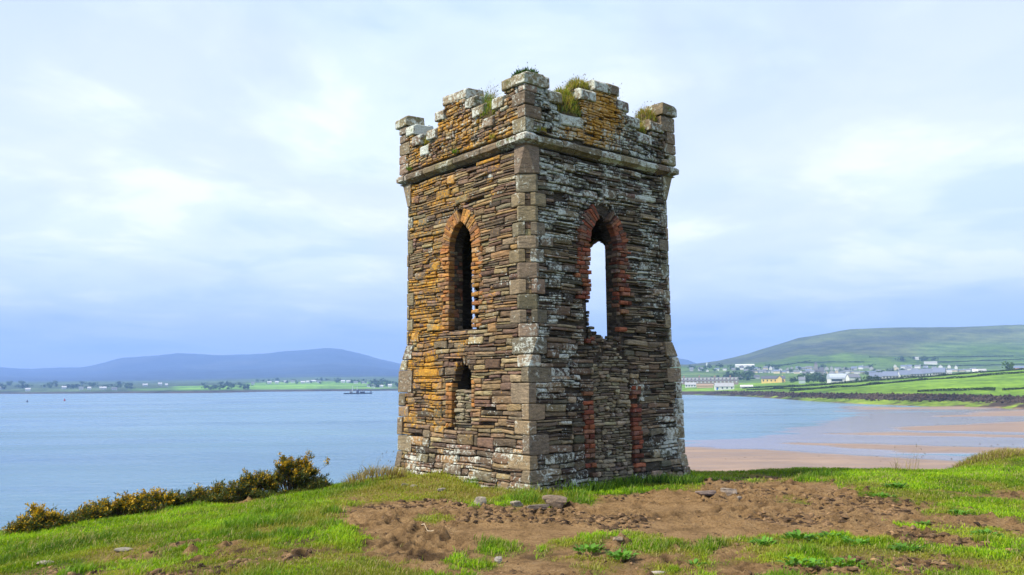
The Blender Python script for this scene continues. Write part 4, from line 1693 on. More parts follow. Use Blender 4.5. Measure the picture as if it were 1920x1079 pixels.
def make_grass():
    g = np.random.default_rng(77)
    n = 1250000
    # candidates denser close by, across the part of the headland in front of the brow
    y = 5.8 + (20.5 - 5.8) * g.random(n) ** 1.35
    x = (g.random(n) * 2 - 1) * (0.70 * y + 1.2)
    mud, dry = cover(x, y)
    s = brow_s(x, y)
    clump = fbm(x * 2.6, y * 2.6, 3, 401)
    dens = (1 - mud) ** 1.5 * (0.5 + 0.8 * sstep(0.3, 0.6, clump)) * (1 - 0.4 * dry)
    lx, ly = x - TOWER_AT[0], y - TOWER_AT[1]
    c_, s_ = math.cos(-TOWER_ROT), math.sin(-TOWER_ROT)
    tx, ty = lx * c_ - ly * s_, lx * s_ + ly * c_
    tw = np.maximum(np.abs(tx), np.abs(ty))
    foot = sstep(0.30, 0.03, tw - 1.95) * sstep(0.35, 0.6, fbm(x * 1.7, y * 1.7, 2, 81) + 0.12)
    dens = np.maximum(dens, foot * 0.95)
    keep = (g.random(n) < dens) & (s < 1.2) & (tw > 1.93)
    x, y, mud, dry, clump, foot = [a[keep] for a in (x, y, mud, dry, clump, foot)]
    m = len(x)
    P = np.stack([x, y, ground_z(x, y) - 0.006], 1)
    tall = sstep(0.60, 0.75, fbm(x * 1.1, y * 1.1, 3, 402))
    H = (0.018 + 0.055 * g.random(m) ** 1.6) * (0.7 + 0.8 * clump) * (1 + 1.0 * tall + 2.6 * foot * g.random(m)) * (1 - 0.45 * dry)
    Wd = g.uniform(0.005, 0.010, m) * (0.8 + 0.04 * y)
    az = g.uniform(0, 2 * np.pi, m)
    lean = 0.4 + g.normal(0, 1.5, m)
    bend = g.uniform(0.15, 0.95, m)
    k = g.random((m, 1))
    hue = fbm(x * 0.8, y * 0.8, 3, 403)[:, None]
    tint = np.array([[0.10, 0.26, 0.006]]) * (1 - k) + np.array([[0.40, 0.58, 0.012]]) * k
    tint = tint * (0.60 + 0.55 * sstep(0.25, 0.75, hue)) * (0.82 + 0.36 * fbm(x * 4, y * 4, 2, 406))[:, None]
    tint = tint * (1 - tall[:, None] * 0.55) + np.array([[0.04, 0.13, 0.012]]) * tall[:, None] * 0.55
    olive = sstep(0.5, 0.7, fbm(x * 3.1, y * 3.1, 3, 404))[:, None] * 0.45
    tint = tint * (1 - olive) + np.array([[0.17, 0.20, 0.03]]) * olive
    yl = np.array([[0.36, 0.30, 0.05]]) * g.uniform(0.7, 1.15, (m, 1))
    w = (dry * g.uniform(0.4, 1.1, m))[:, None].clip(0, 1)
    tint = tint * (1 - w) + yl * w
    st = (g.random(m) < 0.04 + 0.16 * sstep(0.5, 0.75, fbm(x * 1.6, y * 1.6, 3, 405)))[:, None]
    tint = np.where(st, np.array([[0.42, 0.36, 0.15]]), tint)
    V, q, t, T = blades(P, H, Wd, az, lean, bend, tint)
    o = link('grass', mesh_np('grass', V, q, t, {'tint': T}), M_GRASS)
    tag(o, 'short green turf covering the headland around the bare mud', 'grass', kind='stuff')
    print('grass blades', m)


make_grass()


def rock_mesh(name, size, seed, tint, sub=2, flat=0.7, lich=(0.0, 0.2, 0.05)):
    """irregular stone: a subdivided block pushed about by noise"""
    r = np.random.default_rng(seed)
    k = 5
    pts, faces, idx = [], [], {}

    def vid(p):
        key = tuple(np.round(p, 4))
        if key not in idx:
            idx[key] = len(pts)
            pts.append(np.array(p))
        return idx[key]
    lin_ = np.linspace(-1, 1, k)
    for ax in range(3):
        for sg in (-1, 1):
            for i in range(k - 1):
                for j in range(k - 1):
                    q = []
                    for (a, b) in ((i, j), (i + 1, j), (i + 1, j + 1), (i, j + 1)):
                        p = [0, 0, 0]
                        p[ax] = sg
                        p[(ax + 1) % 3] = lin_[a]
                        p[(ax + 2) % 3] = lin_[b]
                        q.append(vid(p))
                    faces.append(tuple(q) if sg > 0 else tuple(reversed(q)))
    pts = np.array(pts)
    sph = pts / np.linalg.norm(pts, axis=1, keepdims=True)
    p = pts * 0.55 + sph * 0.55
    p = p * (1 + 0.16 * r.normal(0, 1, (1, 3)))
    for _ in range(5):                                    # flat facets
        d = r.normal(0, 1, 3)
        d /= np.linalg.norm(d)
        h = p @ d
        lim = np.quantile(h, 0.80)
        p = p - np.outer(np.maximum(h - lim, 0) * 0.85, d)
    p = p + r.normal(0, 0.035, p.shape)
    p = p * np.array(size) * 0.5
    p[:, 2] -= p[:, 2].min()
    return pym(name, p, faces, {'tint': tint, 'lichen': np.array(lich)})


def ground_stone(px, py, size, tint, label, seed, rot=0.0, sink=0.25, lich=(0.05, 0.1, 0.0), name='loose_stone'):
    h = ground_hit(px, py)
    o = link(name, rock_mesh(name, size, seed, tuple(c * 0.72 for c in tint), lich=lich), M_STONE)
    o.location = (h[0], h[1], float(ground_z(h[0], h[1])) - size[2] * sink)
    o.rotation_euler = (0, 0, rot)
    return tag(o, label, 'stone', 'loose stones on the headland')


ground_stone(1041, 951, (0.34, 0.20, 0.17), (0.34, 0.26, 0.19), 'largest loose block lying on the mud below the near tower corner', 1, -0.15, 0.15)
ground_stone(899, 947, (0.17, 0.13, 0.13), (0.42, 0.37, 0.29), 'pale rounded stone in the grass left of the near tower corner', 2, 0.4, 0.2)
ground_stone(968, 950, (0.16, 0.10, 0.08), (0.40, 0.36, 0.28), 'small pale stone half sunk at the foot of the near corner', 12, 0.8, 0.3)
ground_stone(1010, 953, (0.24, 0.12, 0.06), (0.30, 0.24, 0.19), 'thin flat slab on the mud left of the largest loose block', 13, 0.1, 0.3)
ground_stone(1323, 929, (0.26, 0.16, 0.08), (0.36, 0.28, 0.24), 'flat pinkish stone in the tower shadow right of the tower', 3, 0.2, 0.3)
ground_stone(1366, 927, (0.28, 0.13, 0.10), (0.40, 0.33, 0.27), 'long pale stone at the edge of the tower shadow', 4, -0.3, 0.3)
ground_stone(933, 1056, (0.09, 0.07, 0.07), (0.5, 0.45, 0.40), 'small white stone on the mud at the bottom centre', 5, 0.7, 0.2)
ground_stone(1231, 1077, (0.12, 0.09, 0.07), (0.5, 0.45, 0.40), 'white stone at the bottom edge beside trampled mud', 6, 0.3, 0.2)
ground_stone(828, 922, (0.13, 0.09, 0.07), (0.45, 0.40, 0.31), 'small buff stone on the yellow turf before the left wall', 7, 0.2, 0.25)
ground_stone(758, 911, (0.15, 0.10, 0.07), (0.45, 0.41, 0.32), 'pale stone on the yellow turf near the left tower corner', 8, 0.5, 0.25)
ground_stone(776, 913, (0.11, 0.09, 0.07), (0.40, 0.36, 0.28), 'smaller stone of the pair on turf near the left corner', 9, 0.9, 0.25)
ground_stone(88, 1057, (0.24, 0.15, 0.05), (0.44, 0.38, 0.31), 'flat pale stone in the grass at the lower left', 10, 0.2, 0.35)
ground_stone(232, 1034, (0.20, 0.10, 0.04), (0.42, 0.38, 0.30), 'thin pale slab in the grass left of the bare earth', 11, 0.1, 0.35)
ground_stone(1158, 1014, (0.10, 0.07, 0.06), (0.36, 0.28, 0.20), 'small brown stone beside the grass island in the mud', 14, 0.1, 0.2)
ground_stone(1386, 936, (0.10, 0.07, 0.05), (0.48, 0.42, 0.36), 'small pale stone on sunlit mud past the shadow', 15, 0.4, 0.2)

# bleached stick lying on the mud
h0, h1 = ground_hit(790, 990), ground_hit(826, 1001)
sv, sf = [], []
for k in range(7):
    t = k / 6
    c = h0 * (1 - t) + h1 * t
    c[2] = float(ground_z(c[0], c[1])) + 0.015 + 0.015 * math.sin(t * 5)
    for a in range(5):
        an = a / 5 * 2 * math.pi
        sv.append(c + 0.009 * (1 - 0.5 * t) * np.array([0.3 * math.cos(an), math.cos(an), math.sin(an)]))
for k in range(6):
    for a in range(5):
        sf.append((k * 5 + a, k * 5 + (a + 1) % 5, k * 5 + 5 + (a + 1) % 5, k * 5 + 5 + a))
tag(link('stick', pym('stick', sv, sf, None, True), mat_flat('bleached_wood', (0.42, 0.33, 0.22), 0.9, 0.2, 30)), 'bleached thin stick lying on the trampled mud', 'stick')


def make_clods():
    """lumps of trodden earth all over the bare ground"""
    g = np.random.default_rng(8)
    n = 130000
    y = 6.8 + 9.0 * g.random(n) ** 1.2
    x = (g.random(n) * 2 - 1) * (0.66 * y)
    mud, _ = cover(x, y)
    zone = sstep(0.42, 0.62, fbm(x * 0.8, y * 1.3, 4, 63))
    lx, ly = x - TOWER_AT[0], y - TOWER_AT[1]
    c_, s_ = math.cos(-TOWER_ROT), math.sin(-TOWER_ROT)
    tw = np.maximum(np.abs(lx * c_ - ly * s_), np.abs(lx * s_ + ly * c_))
    keep = (g.random(n) < mud * (0.06 + 0.62 * zone ** 1.5)) & (tw > 2.0)
    x, y, zone = x[keep], y[keep], zone[keep]
    base = np.array([(1, 0, 0), (0, 1, 0), (-1, 0, 0), (0, -1, 0), (0, 0, 1), (0.6, 0.6, 0.5), (-0.6, 0.6, 0.5), (-0.6, -0.6, 0.5), (0.6, -0.6, 0.5)], float)
    tri = np.array([(0, 5, 8), (5, 4, 8), (1, 6, 5), (6, 4, 5), (2, 7, 6), (7, 4, 6), (3, 8, 7), (8, 4, 7), (0, 1, 5), (1, 2, 6), (2, 3, 7), (3, 0, 8)])
    m = len(x)
    r = 0.006 + 0.030 * g.random(m) ** 3.2 * (0.6 + 0.8 * zone)
    sc = r[:, None, None] * np.stack([g.uniform(0.8, 1.9, m), g.uniform(0.7, 1.2, m), g.uniform(0.4, 0.9, m)], 1)[:, None, :]
    B = base[None] * sc * g.uniform(0.7, 1.3, (m, 9, 3))
    a = g.uniform(0, 2 * np.pi, m)
    ca, sa = np.cos(a)[:, None], np.sin(a)[:, None]
    X = B[..., 0] * ca - B[..., 1] * sa
    Y = B[..., 0] * sa + B[..., 1] * ca
    V = np.stack([X + x[:, None], Y + y[:, None], B[..., 2] + ground_z(x, y)[:, None] - 0.006], -1).reshape(-1, 3)
    T = (tri[None] + (np.arange(m) * 9)[:, None, None]).reshape(-1, 3)
    dk = g.random(m)[:, None] ** 1.5
    col = np.array([[0.04, 0.024, 0.014]]) * (1 - dk) + np.array([[0.30, 0.19, 0.10]]) * dk
    col = np.repeat(col, 9, 0)
    o = link('mud_clods', mesh_np('mud_clods', V, None, T, {'tint': col, 'lichen': np.zeros((m * 9, 3))}), M_STONE)
    tag(o, 'dark trodden lumps of earth scattered over the bare mud', 'mud', kind='stuff')


make_clods()


def leaf_quads(P, dirs, length, width, tint, g, cup=0.15):
    """broad leaves: two quads folded along the midrib"""
    n = len(P)
    up = np.array([[0, 0, 1.0]])
    side = np.cross(dirs, up)
    side /= np.linalg.norm(side, axis=1, keepdims=True) + 1e-9
    nrm = np.cross(side, dirs)
    L_ = length[:, None]
    W_ = width[:, None]
    a = P
    b = P + dirs * L_ * 0.5 - nrm * 0 + side * W_ * 0.5 + nrm * W_ * cup
    c = P + dirs * L_ - up * L_ * 0.18
    d = P + dirs * L_ * 0.5 - side * W_ * 0.5 + nrm * W_ * cup
    m = P + dirs * L_ * 0.5
    V = np.stack([a, b, c, d, m], 1).reshape(-1, 3)
    k = np.arange(n) * 5
    T = np.concatenate([np.stack([k, k + 1, k + 4], 1), np.stack([k + 1, k + 2, k + 4], 1), np.stack([k + 2, k + 3, k + 4], 1), np.stack([k + 3, k, k + 4], 1)])
    return V, T, np.repeat(tint, 5, 0)


def weed(px, py, r, n, label, seed):
    g = np.random.default_rng(seed)
    h = ground_hit(px, py)
    a = g.uniform(0, 2 * np.pi, n)
    rr = r * 0.32 * g.random(n) ** 0.7
    P = np.stack([rr * np.cos(a), rr * np.sin(a), g.uniform(0.0, 0.02, n)], 1)
    el = g.uniform(0.25, 1.0, n)
    a2 = a + g.normal(0, 0.5, n)
    d = np.stack([np.cos(a2) * np.cos(el), np.sin(a2) * np.cos(el), np.sin(el)], 1)
    tint = np.array([[0.075, 0.20, 0.018]]) * g.uniform(0.7, 1.7, (n, 1)) * np.array([[1.1, 1, 1]])
    V, T, C_ = leaf_quads(P, d, g.uniform(0.05, 0.12, n) * (0.6 + r), g.uniform(0.03, 0.06, n) * (0.6 + r), tint, g)
    o = link('weed', mesh_np('weed', V, None, T, {'tint': C_}), M_LEAF)
    o.location = (h[0], h[1], float(ground_z(h[0], h[1])))
    tag(o, label, 'weed', 'broad leaved weeds in the turf')


weed(1105, 1036, 0.42, 60, 'broad leaved weed on the left half of the grass island', 1)
weed(1165, 1048, 0.40, 55, 'broad leaved weed at the lower tip of the grass island', 2)
weed(1432, 1022, 0.30, 40, 'broad leaved weed at the mud edge, lower right', 3)
weed(1500, 1012, 0.45, 60, 'leafy weed patch rising at the mud edge right of centre', 4)
weed(1560, 1010, 0.40, 50, 'leafy weed next right of the patch at the mud edge', 5)
weed(1605, 1022, 0.34, 45, 'tall leafy weed standing in the lower right grass', 6)
weed(1698, 1034, 0.40, 50, 'bright broad leaved weed in the lower right turf', 7)
weed(1796, 966, 0.32, 45, 'green leafy weed alone on the mud at the right', 8)
weed(1728, 986, 0.22, 25, 'small weed on the mud below the lone leafy one', 9)
weed(1850, 1006, 0.42, 50, 'weed clump near the right edge of the mud', 10)
weed(1680, 915, 0.5, 60, 'low weed in the turf behind the mud, right', 11)
weed(1655, 934, 0.4, 50, 'pale weed at the far edge of the mud, right', 12)
weed(1500, 1062, 0.5, 40, 'weed among bright grass at the bottom, right of centre', 13)
weed(1590, 1060, 0.35, 30, 'weed in bright grass right of the bottom one', 14)
weed(812, 890, 0.30, 70, 'dark green leafy weed against the left wall foot', 15)
weed(970, 938, 0.25, 30, 'weed growing at the foot of the near corner', 16)
weed(1302, 1062, 0.2, 16, 'tiny pale weed on the mud near the bottom', 17)


def tuft(name, loc, rad, hump, n, length, palette, label, cat, group, seed, parent_rot=0.0, bend=(0.3, 1.0), stalks=0, soil=True, width=(0.006, 0.012), wind=0.3, follow=False):
    """a cushion of grass: low hump of soil, blades and a few seed stalks"""
    g = np.random.default_rng(seed)
    root = empty(name, loc, parent_rot)
    a = g.uniform(0, 2 * np.pi, n)
    r = np.sqrt(g.random(n))
    P = np.stack([rad[0] * r * np.cos(a), rad[1] * r * np.sin(a), hump * (1 - r ** 2)], 1)
    if follow:
        P[:, 2] += ground_z(loc[0] + P[:, 0], loc[1] + P[:, 1]) - loc[2] - 0.02
    H = g.uniform(length[0], length[1], n)
    pal = np.array(palette)
    i = g.integers(0, len(pal), n)
    tint = pal[i] * g.uniform(0.7, 1.25, (n, 1))
    out = np.arctan2(P[:, 1], P[:, 0])
    lean = np.where(g.random(n) < 0.6, out + g.normal(0, 0.6, n), wind + g.normal(0, 0.8, n))
    V, q, t, T = blades(P, H, g.uniform(width[0], width[1], n), g.uniform(0, 6.28, n), lean, g.uniform(bend[0], bend[1], n), tint)
    link('blades', mesh_np('blades', V, q, t, {'tint': T}), M_GRASS, root)
    if stalks:
        a = g.uniform(0, 2 * np.pi, stalks)
        r = np.sqrt(g.random(stalks))
        P = np.stack([rad[0] * r * np.cos(a), rad[1] * r * np.sin(a), hump * (1 - r ** 2)], 1)
        H = g.uniform(length[1] * 1.1, length[1] * 2.0, stalks)
        ln = wind + g.normal(0, 0.7, stalks)
        bd = g.uniform(0.2, 0.7, stalks)
        tint = np.tile(np.array([[0.26, 0.24, 0.15]]), (stalks, 1)) * g.uniform(0.7, 1.2, (stalks, 1))
        V, q, t, T = blades(P, H, np.full(stalks, 0.005), g.uniform(0, 6.28, stalks), ln, bd, tint)
        tips = V.reshape(-1, 5, 3)[:, 4]
        hp = tips - np.array([0, 0, 0.02])
        V2, q2, t2, T2 = blades(hp, np.full(stalks, 0.035), np.full(stalks, 0.014), g.uniform(0, 6.28, stalks), ln, bd, tint * 0.6)
        V = np.concatenate([V, V2])
        q = np.concatenate([q, q2 + stalks * 5])
        t = np.concatenate([t, t2 + stalks * 5])
        T = np.concatenate([T, T2])
        link('seed_stalks', mesh_np('seed_stalks', V, q, t, {'tint': T}), M_GRASS, root)
    if soil:
        k = 10
        sv = [(0, 0, hump * 0.97)]
        sf = []
        for ring, fr in ((1, 0.5), (2, 0.98)):
            for j in range(k):
                an = j / k * 6.283
                sv.append((rad[0] * fr * math.cos(an), rad[1] * fr * math.sin(an), hump * (1 - fr ** 2) * 0.97 - 0.005 - (0.03 if ring == 2 else 0)))
        for j in range(k):
            sf.append((0, 1 + j, 1 + (j + 1) % k))
            sf.append((1 + j, 1 + k + j, 1 + k + (j + 1) % k, 1 + (j + 1) % k))
        link('soil_mound', pym('soil_mound', sv, sf, {'tint': (0.09, 0.065, 0.03), 'lichen': np.array([0, 0, 0.8])}, True), M_STONE, root)
    tag(root, label, cat, group)
    return root


def on_tower(face, u, z, n):
    p = np.array(face_pt(face, u, z, n))
    c, s = math.cos(TOWER_ROT), math.sin(TOWER_ROT)
    return (TOWER_AT[0] + p[0] * c - p[1] * s, TOWER_AT[1] + p[0] * s + p[1] * c, p[2])


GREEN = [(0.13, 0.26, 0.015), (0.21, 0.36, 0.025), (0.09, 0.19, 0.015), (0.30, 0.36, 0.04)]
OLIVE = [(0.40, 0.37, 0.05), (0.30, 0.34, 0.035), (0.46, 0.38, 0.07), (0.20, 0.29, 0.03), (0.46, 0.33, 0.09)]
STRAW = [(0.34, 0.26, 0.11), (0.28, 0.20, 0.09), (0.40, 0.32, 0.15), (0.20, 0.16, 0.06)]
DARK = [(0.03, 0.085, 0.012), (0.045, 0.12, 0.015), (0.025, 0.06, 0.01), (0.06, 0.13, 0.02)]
GT = 'grass tufts growing on the battlements'
RX = TOWER_ROT
tuft('grass_tuft', on_tower('L', -0.86, 6.30, 1.70), (0.26, 0.24), 0.28, 900, (0.07, 0.18), GREEN + OLIVE[:2], 'green grass tuft in the gap of the left parapet beside the near corner', 'grass tuft', GT, 1, RX, stalks=24)
tuft('grass_tuft', on_tower('L', -0.55, 6.62, 1.60), (0.14, 0.16), 0.16, 200, (0.10, 0.24), GREEN + STRAW[:2], 'windblown grass tuft behind the steps of the left central merlon', 'grass tuft', GT, 2, RX, stalks=30)
tuft('grass_tuft', on_tower('L', 1.03, 6.25, 1.68), (0.22, 0.16), 0.14, 420, (0.06, 0.18), OLIVE, 'small grass tuft in the gap next to the far left corner', 'grass tuft', GT, 3, RX, stalks=10)
tuft('grass_tuft', on_tower('L', -1.62, 6.83, 1.66), (0.20, 0.26), 0.06, 380, (0.05, 0.13), DARK, 'dark green leafy growth on top of the near corner merlon', 'grass tuft', GT, 4, RX, bend=(0.2, 0.8), stalks=8, width=(0.012, 0.03))
tuft('grass_tuft', on_tower('R', -0.84, 6.28, 1.68), (0.36, 0.26), 0.46, 1900, (0.06, 0.18), OLIVE + GREEN[:1], 'large yellow green grass mound in the gap of the right parapet', 'grass tuft', GT, 5, RX, stalks=46)
tuft('grass_tuft', on_tower('R', -0.45, 6.82, 1.66), (0.26, 0.18), 0.22, 800, (0.06, 0.14), OLIVE, 'yellow grass cushion climbing the step of the right central merlon', 'grass tuft', GT, 6, RX, stalks=34)
tuft('grass_tuft', on_tower('R', 0.42, 6.80, 1.64), (0.12, 0.16), 0.05, 60, (0.10, 0.24), STRAW + GREEN, 'thin wispy grass right of the right central merlon', 'grass tuft', GT, 7, RX, stalks=26)
tuft('grass_tuft', on_tower('R', 1.02, 6.32, 1.68), (0.20, 0.20), 0.20, 700, (0.06, 0.18), OLIVE, 'yellow grass tuft in the gap before the right corner merlon', 'grass tuft', GT, 8, RX, stalks=26)
tuft('grass_tuft', on_tower('R', 1.36, 6.62, 1.66), (0.24, 0.20), 0.24, 800, (0.05, 0.16), OLIVE + STRAW[:2], 'straw coloured grass on the step of the right corner merlon', 'grass tuft', GT, 9, RX, stalks=22)
tuft('grass_tuft', on_tower('R', -1.30, 6.60, 1.62), (0.16, 0.18), 0.05, 160, (0.06, 0.14), DARK + GREEN[:1], 'dark tuft on the step right of the near corner merlon', 'grass tuft', GT, 10, RX, stalks=8)
for k, (f_, u_, z_, lab) in enumerate([('L', -0.02, 5.84, 'small green tuft rooted on the left string course ledge below the merlon'),
                                       ('L', -1.10, 5.85, 'mossy tuft on the left ledge near the near corner'),
                                       ('L', 1.50, 5.84, 'dry tuft on the left ledge near the far left corner'),
                                       ('R', -1.55, 5.85, 'straw tuft on the right ledge close to the near corner')]):
    tuft('ledge_tuft', on_tower(f_, u_, z_, 1.905), (0.10, 0.05), 0.02, 90, (0.05, 0.12), OLIVE if k % 2 else GREEN, lab, 'grass tuft', 'tufts on the string course', 30 + k, RX, soil=False)

# rank grass along the shaded wall and around the footing
FG = 'rank grass at the foot of the tower'
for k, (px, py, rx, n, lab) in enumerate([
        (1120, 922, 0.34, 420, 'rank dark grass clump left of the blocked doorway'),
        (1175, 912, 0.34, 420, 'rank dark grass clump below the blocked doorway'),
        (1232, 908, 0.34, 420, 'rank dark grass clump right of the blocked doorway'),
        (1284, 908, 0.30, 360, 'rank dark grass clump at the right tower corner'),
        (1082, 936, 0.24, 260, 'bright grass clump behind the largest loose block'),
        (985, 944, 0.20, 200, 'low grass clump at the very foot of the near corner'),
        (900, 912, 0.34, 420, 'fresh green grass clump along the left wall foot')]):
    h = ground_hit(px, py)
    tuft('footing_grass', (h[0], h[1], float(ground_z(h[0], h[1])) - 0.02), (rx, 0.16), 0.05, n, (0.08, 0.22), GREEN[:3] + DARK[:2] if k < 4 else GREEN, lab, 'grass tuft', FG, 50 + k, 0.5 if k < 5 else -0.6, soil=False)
h = ground_hit(700, 905)
tuft('dry_grass', (h[0], h[1] + 0.1, float(ground_z(h[0], h[1])) - 0.03), (0.55, 0.22), 0.16, 620, (0.10, 0.26), STRAW + OLIVE[:1], 'dry straw grass and twigs at the brow left of the tower', 'grass tuft', None, 61, 0.0, soil=False, follow=True, stalks=14)
h = (9.75, 17.25)
tuft('dry_grass', (h[0], h[1], float(ground_z(h[0], h[1])) - 0.04), (0.75, 0.5), 0.04, 1500, (0.08, 0.18), STRAW + OLIVE[:2], 'brown tussock of dry grass crowning the mound at the right', 'grass tuft', None, 62, 0, soil=False, follow=True)
h = ground_hit(1700, 884)
tuft('dry_grass', (h[0], h[1], float(ground_z(h[0], h[1])) - 0.03), (0.25, 0.15), 0.02, 24, (0.20, 0.38), STRAW, 'few pale bare stalks standing at the brow before the beach', 'grass tuft', None, 63, 0, soil=False, stalks=10)


# ------------------------------------------------------------------ gorse along the brow
def tube(P, R, k=5):
    """tapered limb through points"""
    V, F = [], []
    for i, (p, r) in enumerate(zip(P, R)):
        for a in range(k):
            an = a / k * 2 * math.pi
            V.append((p[0] + r * math.cos(an), p[1] + r * math.sin(an), p[2]))
    for i in range(len(P) - 1):
        for a in range(k):
            F.append((i * k + a, i * k + (a + 1) % k, i * k + k + (a + 1) % k, i * k + k + a))
    return V, F


def brow_row(px):
    """bearing of the brow: the last row that still meets the headland close by"""
    y = 1040
    while y > 870 and ground_hit(px, y - 1)[1] < 24:
        y -= 1
    return y


def gorse(px, py, w, hgt, bloom, label, seed, n=2600, wild=0.0):
    g = np.random.default_rng(seed)
    py = brow_row(px) + 4
    h = ground_hit(px, py)
    d2 = np.array([h[0], h[1]]) / math.hypot(h[0], h[1])
    base = np.array([h[0] + d2[0] * w * 0.25, h[1] + d2[1] * w * 0.25])
    zb = float(ground_z(base[0], base[1])) - 0.08
    lift = max(0.0, h[2] - zb)
    root = empty('gorse_bush', (base[0], base[1], zb))
    tag(root, label, 'bush', 'gorse bushes along the brow')
    hh = hgt + lift
    nb = 36
    an = g.uniform(0, 2 * np.pi, nb)
    sp = np.sqrt(g.random(nb))
    tips = np.stack([0.5 * w * sp * np.cos(an), 0.38 * w * sp * np.sin(an), hh * (0.45 + 0.5 * (1 - sp ** 2)) * g.uniform(0.75, 1.12, nb)], 1)
    low = g.random(nb) < 0.45
    tips[low, 2] *= g.uniform(0.25, 0.6, int(low.sum()))
    tips[low, :2] *= 1.15
    if wild:
        tips[:3] = [[-0.06 * w, 0, hh * 1.02], [0.30 * w, 0, hh * 1.12], [0.52 * w, 0, hh * 0.80]]
    SV, SF = [], []
    leafP, leafD, isfl = [], [], []
    for t in tips:
        mid = t * 0.5 + np.array([g.normal(0, 0.05), g.normal(0, 0.05), 0.04])
        P = [np.zeros(3) + [t[0] * 0.15, t[1] * 0.15, 0], mid, t]
        v, f = tube(P, [0.016, 0.011, 0.004])
        SF += [tuple(i + len(SV) for i in q) for q in f]
        SV += v
        ns = 9
        for k in range(ns):                                # shoots round every branch end
            c = mid + (t - mid) * g.uniform(0.1, 1.05)
            dr = g.normal(0, 1, 3)
            dr[2] = abs(dr[2]) * 0.9 + 0.25
            dr /= np.linalg.norm(dr)
            ln = g.uniform(0.06, 0.16)
            m = n // (nb * ns)
            s = g.random(m)
            P_ = c + dr * (s * ln)[:, None] + g.normal(0, 0.018, (m, 3))
            q = dr + g.normal(0, 0.75, (m, 3))
            leafP.append(P_)
            leafD.append(q / np.linalg.norm(q, axis=1, keepdims=True))
            top = (c[2] / hh) + 0.25 * dr[2]
            pf = 1.25 * bloom * (0.2 + 0.95 * sstep(0.35, 0.95, top)) * (g.random() < 0.75)
            isfl.append((g.random(m) < pf) & (s > 0.25))
    Pn, Dn, fl = np.concatenate(leafP), np.concatenate(leafD), np.concatenate(isfl)
    keep = Pn[:, 2] > 0.02
    Pn, Dn, fl = Pn[keep], Dn[keep], fl[keep]

    def spikes(P, D, L_, W_, T):
        up = np.array([[0.2, 0.3, 1.0]])
        sd = np.cross(D, up + g.normal(0, 0.4, P.shape))
        sd /= np.linalg.norm(sd, axis=1, keepdims=True) + 1e-9
        V = np.stack([P - sd * W_[:, None], P + sd * W_[:, None], P + D * L_[:, None] + sd * W_[:, None] * 0.5, P + D * L_[:, None] - sd * W_[:, None] * 0.5], 1).reshape(-1, 3)
        k = np.arange(len(P)) * 4
        return V, np.stack([k, k + 1, k + 2, k + 3], 1), np.repeat(T, 4, 0)
    P, D = Pn[~fl], Dn[~fl]
    m = len(P)
    T = np.array([[0.04, 0.06, 0.014]]) + g.random((m, 1)) * np.array([[0.085, 0.095, 0.018]])
    brown = g.random((m, 1)) < 0.14
    T = np.where(brown, np.array([[0.12, 0.075, 0.03]]), T)
    V, q, T = spikes(P, D, g.uniform(0.03, 0.06, m), g.uniform(0.004, 0.009, m), T)
    link('foliage', mesh_np('foliage', V, q, None, {'tint': T}), M_LEAF, root)['kind'] = 'stuff'
    P, D = Pn[fl], Dn[fl]
    m = len(P)
    if m:
        T = np.array([[0.60, 0.38, 0.015]]) * g.uniform(0.55, 1.15, (m, 1)) * np.array([[1, 1, 1]])
        V, q, T = spikes(P, D, g.uniform(0.02, 0.038, m), g.uniform(0.009, 0.016, m), T)
        link('flowers', mesh_np('flowers', V, q, None, {'tint': T}), M_LEAF, root)['kind'] = 'stuff'
    link('stems', pym('stems', SV, SF), M_BARK, root)


gorse(34, 992, 0.34, 0.08, 0.5, 'very small golden gorse at the extreme left end of the row', 21, 1800)
gorse(72, 992, 0.66, 0.28, 0.6, 'round golden gorse bush near the left end, standing apart', 1, 6500)
gorse(130, 984, 0.62, 0.10, 0.3, 'very low straggling gorse right of the bush standing apart', 2, 4200)
gorse(172, 978, 0.52, 0.22, 0.35, 'small upright gorse bush right of the lowest one', 3, 5200)
gorse(222, 972, 0.95, 0.27, 0.5, 'broad golden gorse bush left of the row middle', 4, 8500)
gorse(280, 962, 0.98, 0.30, 0.62, 'brightest golden gorse bush in the middle of the row', 5, 9000)
gorse(345, 955, 0.95, 0.22, 0.06, 'green gorse bush almost without flowers, mid row', 6, 7000)
gorse(402, 948, 0.95, 0.24, 0.3, 'low green gorse with yellow tips left of the tall pair', 7, 7200)
gorse(474, 938, 1.05, 0.38, 0.3, 'dark gorse bush joined to the tallest one', 8, 9500)
gorse(540, 928, 1.30, 0.58, 0.5, 'tallest gorse bush with golden heads and a bare side branch', 9, 14000, wild=1.0)
gorse(592, 918, 0.55, 0.16, 0.05, 'small green gorse at the right foot of the tallest', 10, 3000)


# ------------------------------------------------------------------ far buildings, trees, hedges
WHITE, CREAM, GREYW = (0.66, 0.66, 0.64), (0.58, 0.50, 0.36), (0.36, 0.36, 0.37)
SLATE, DKSLATE, BROWNR, BLUER = (0.17, 0.18, 0.21), (0.10, 0.105, 0.125), (0.16, 0.12, 0.11), (0.16, 0.19, 0.27)


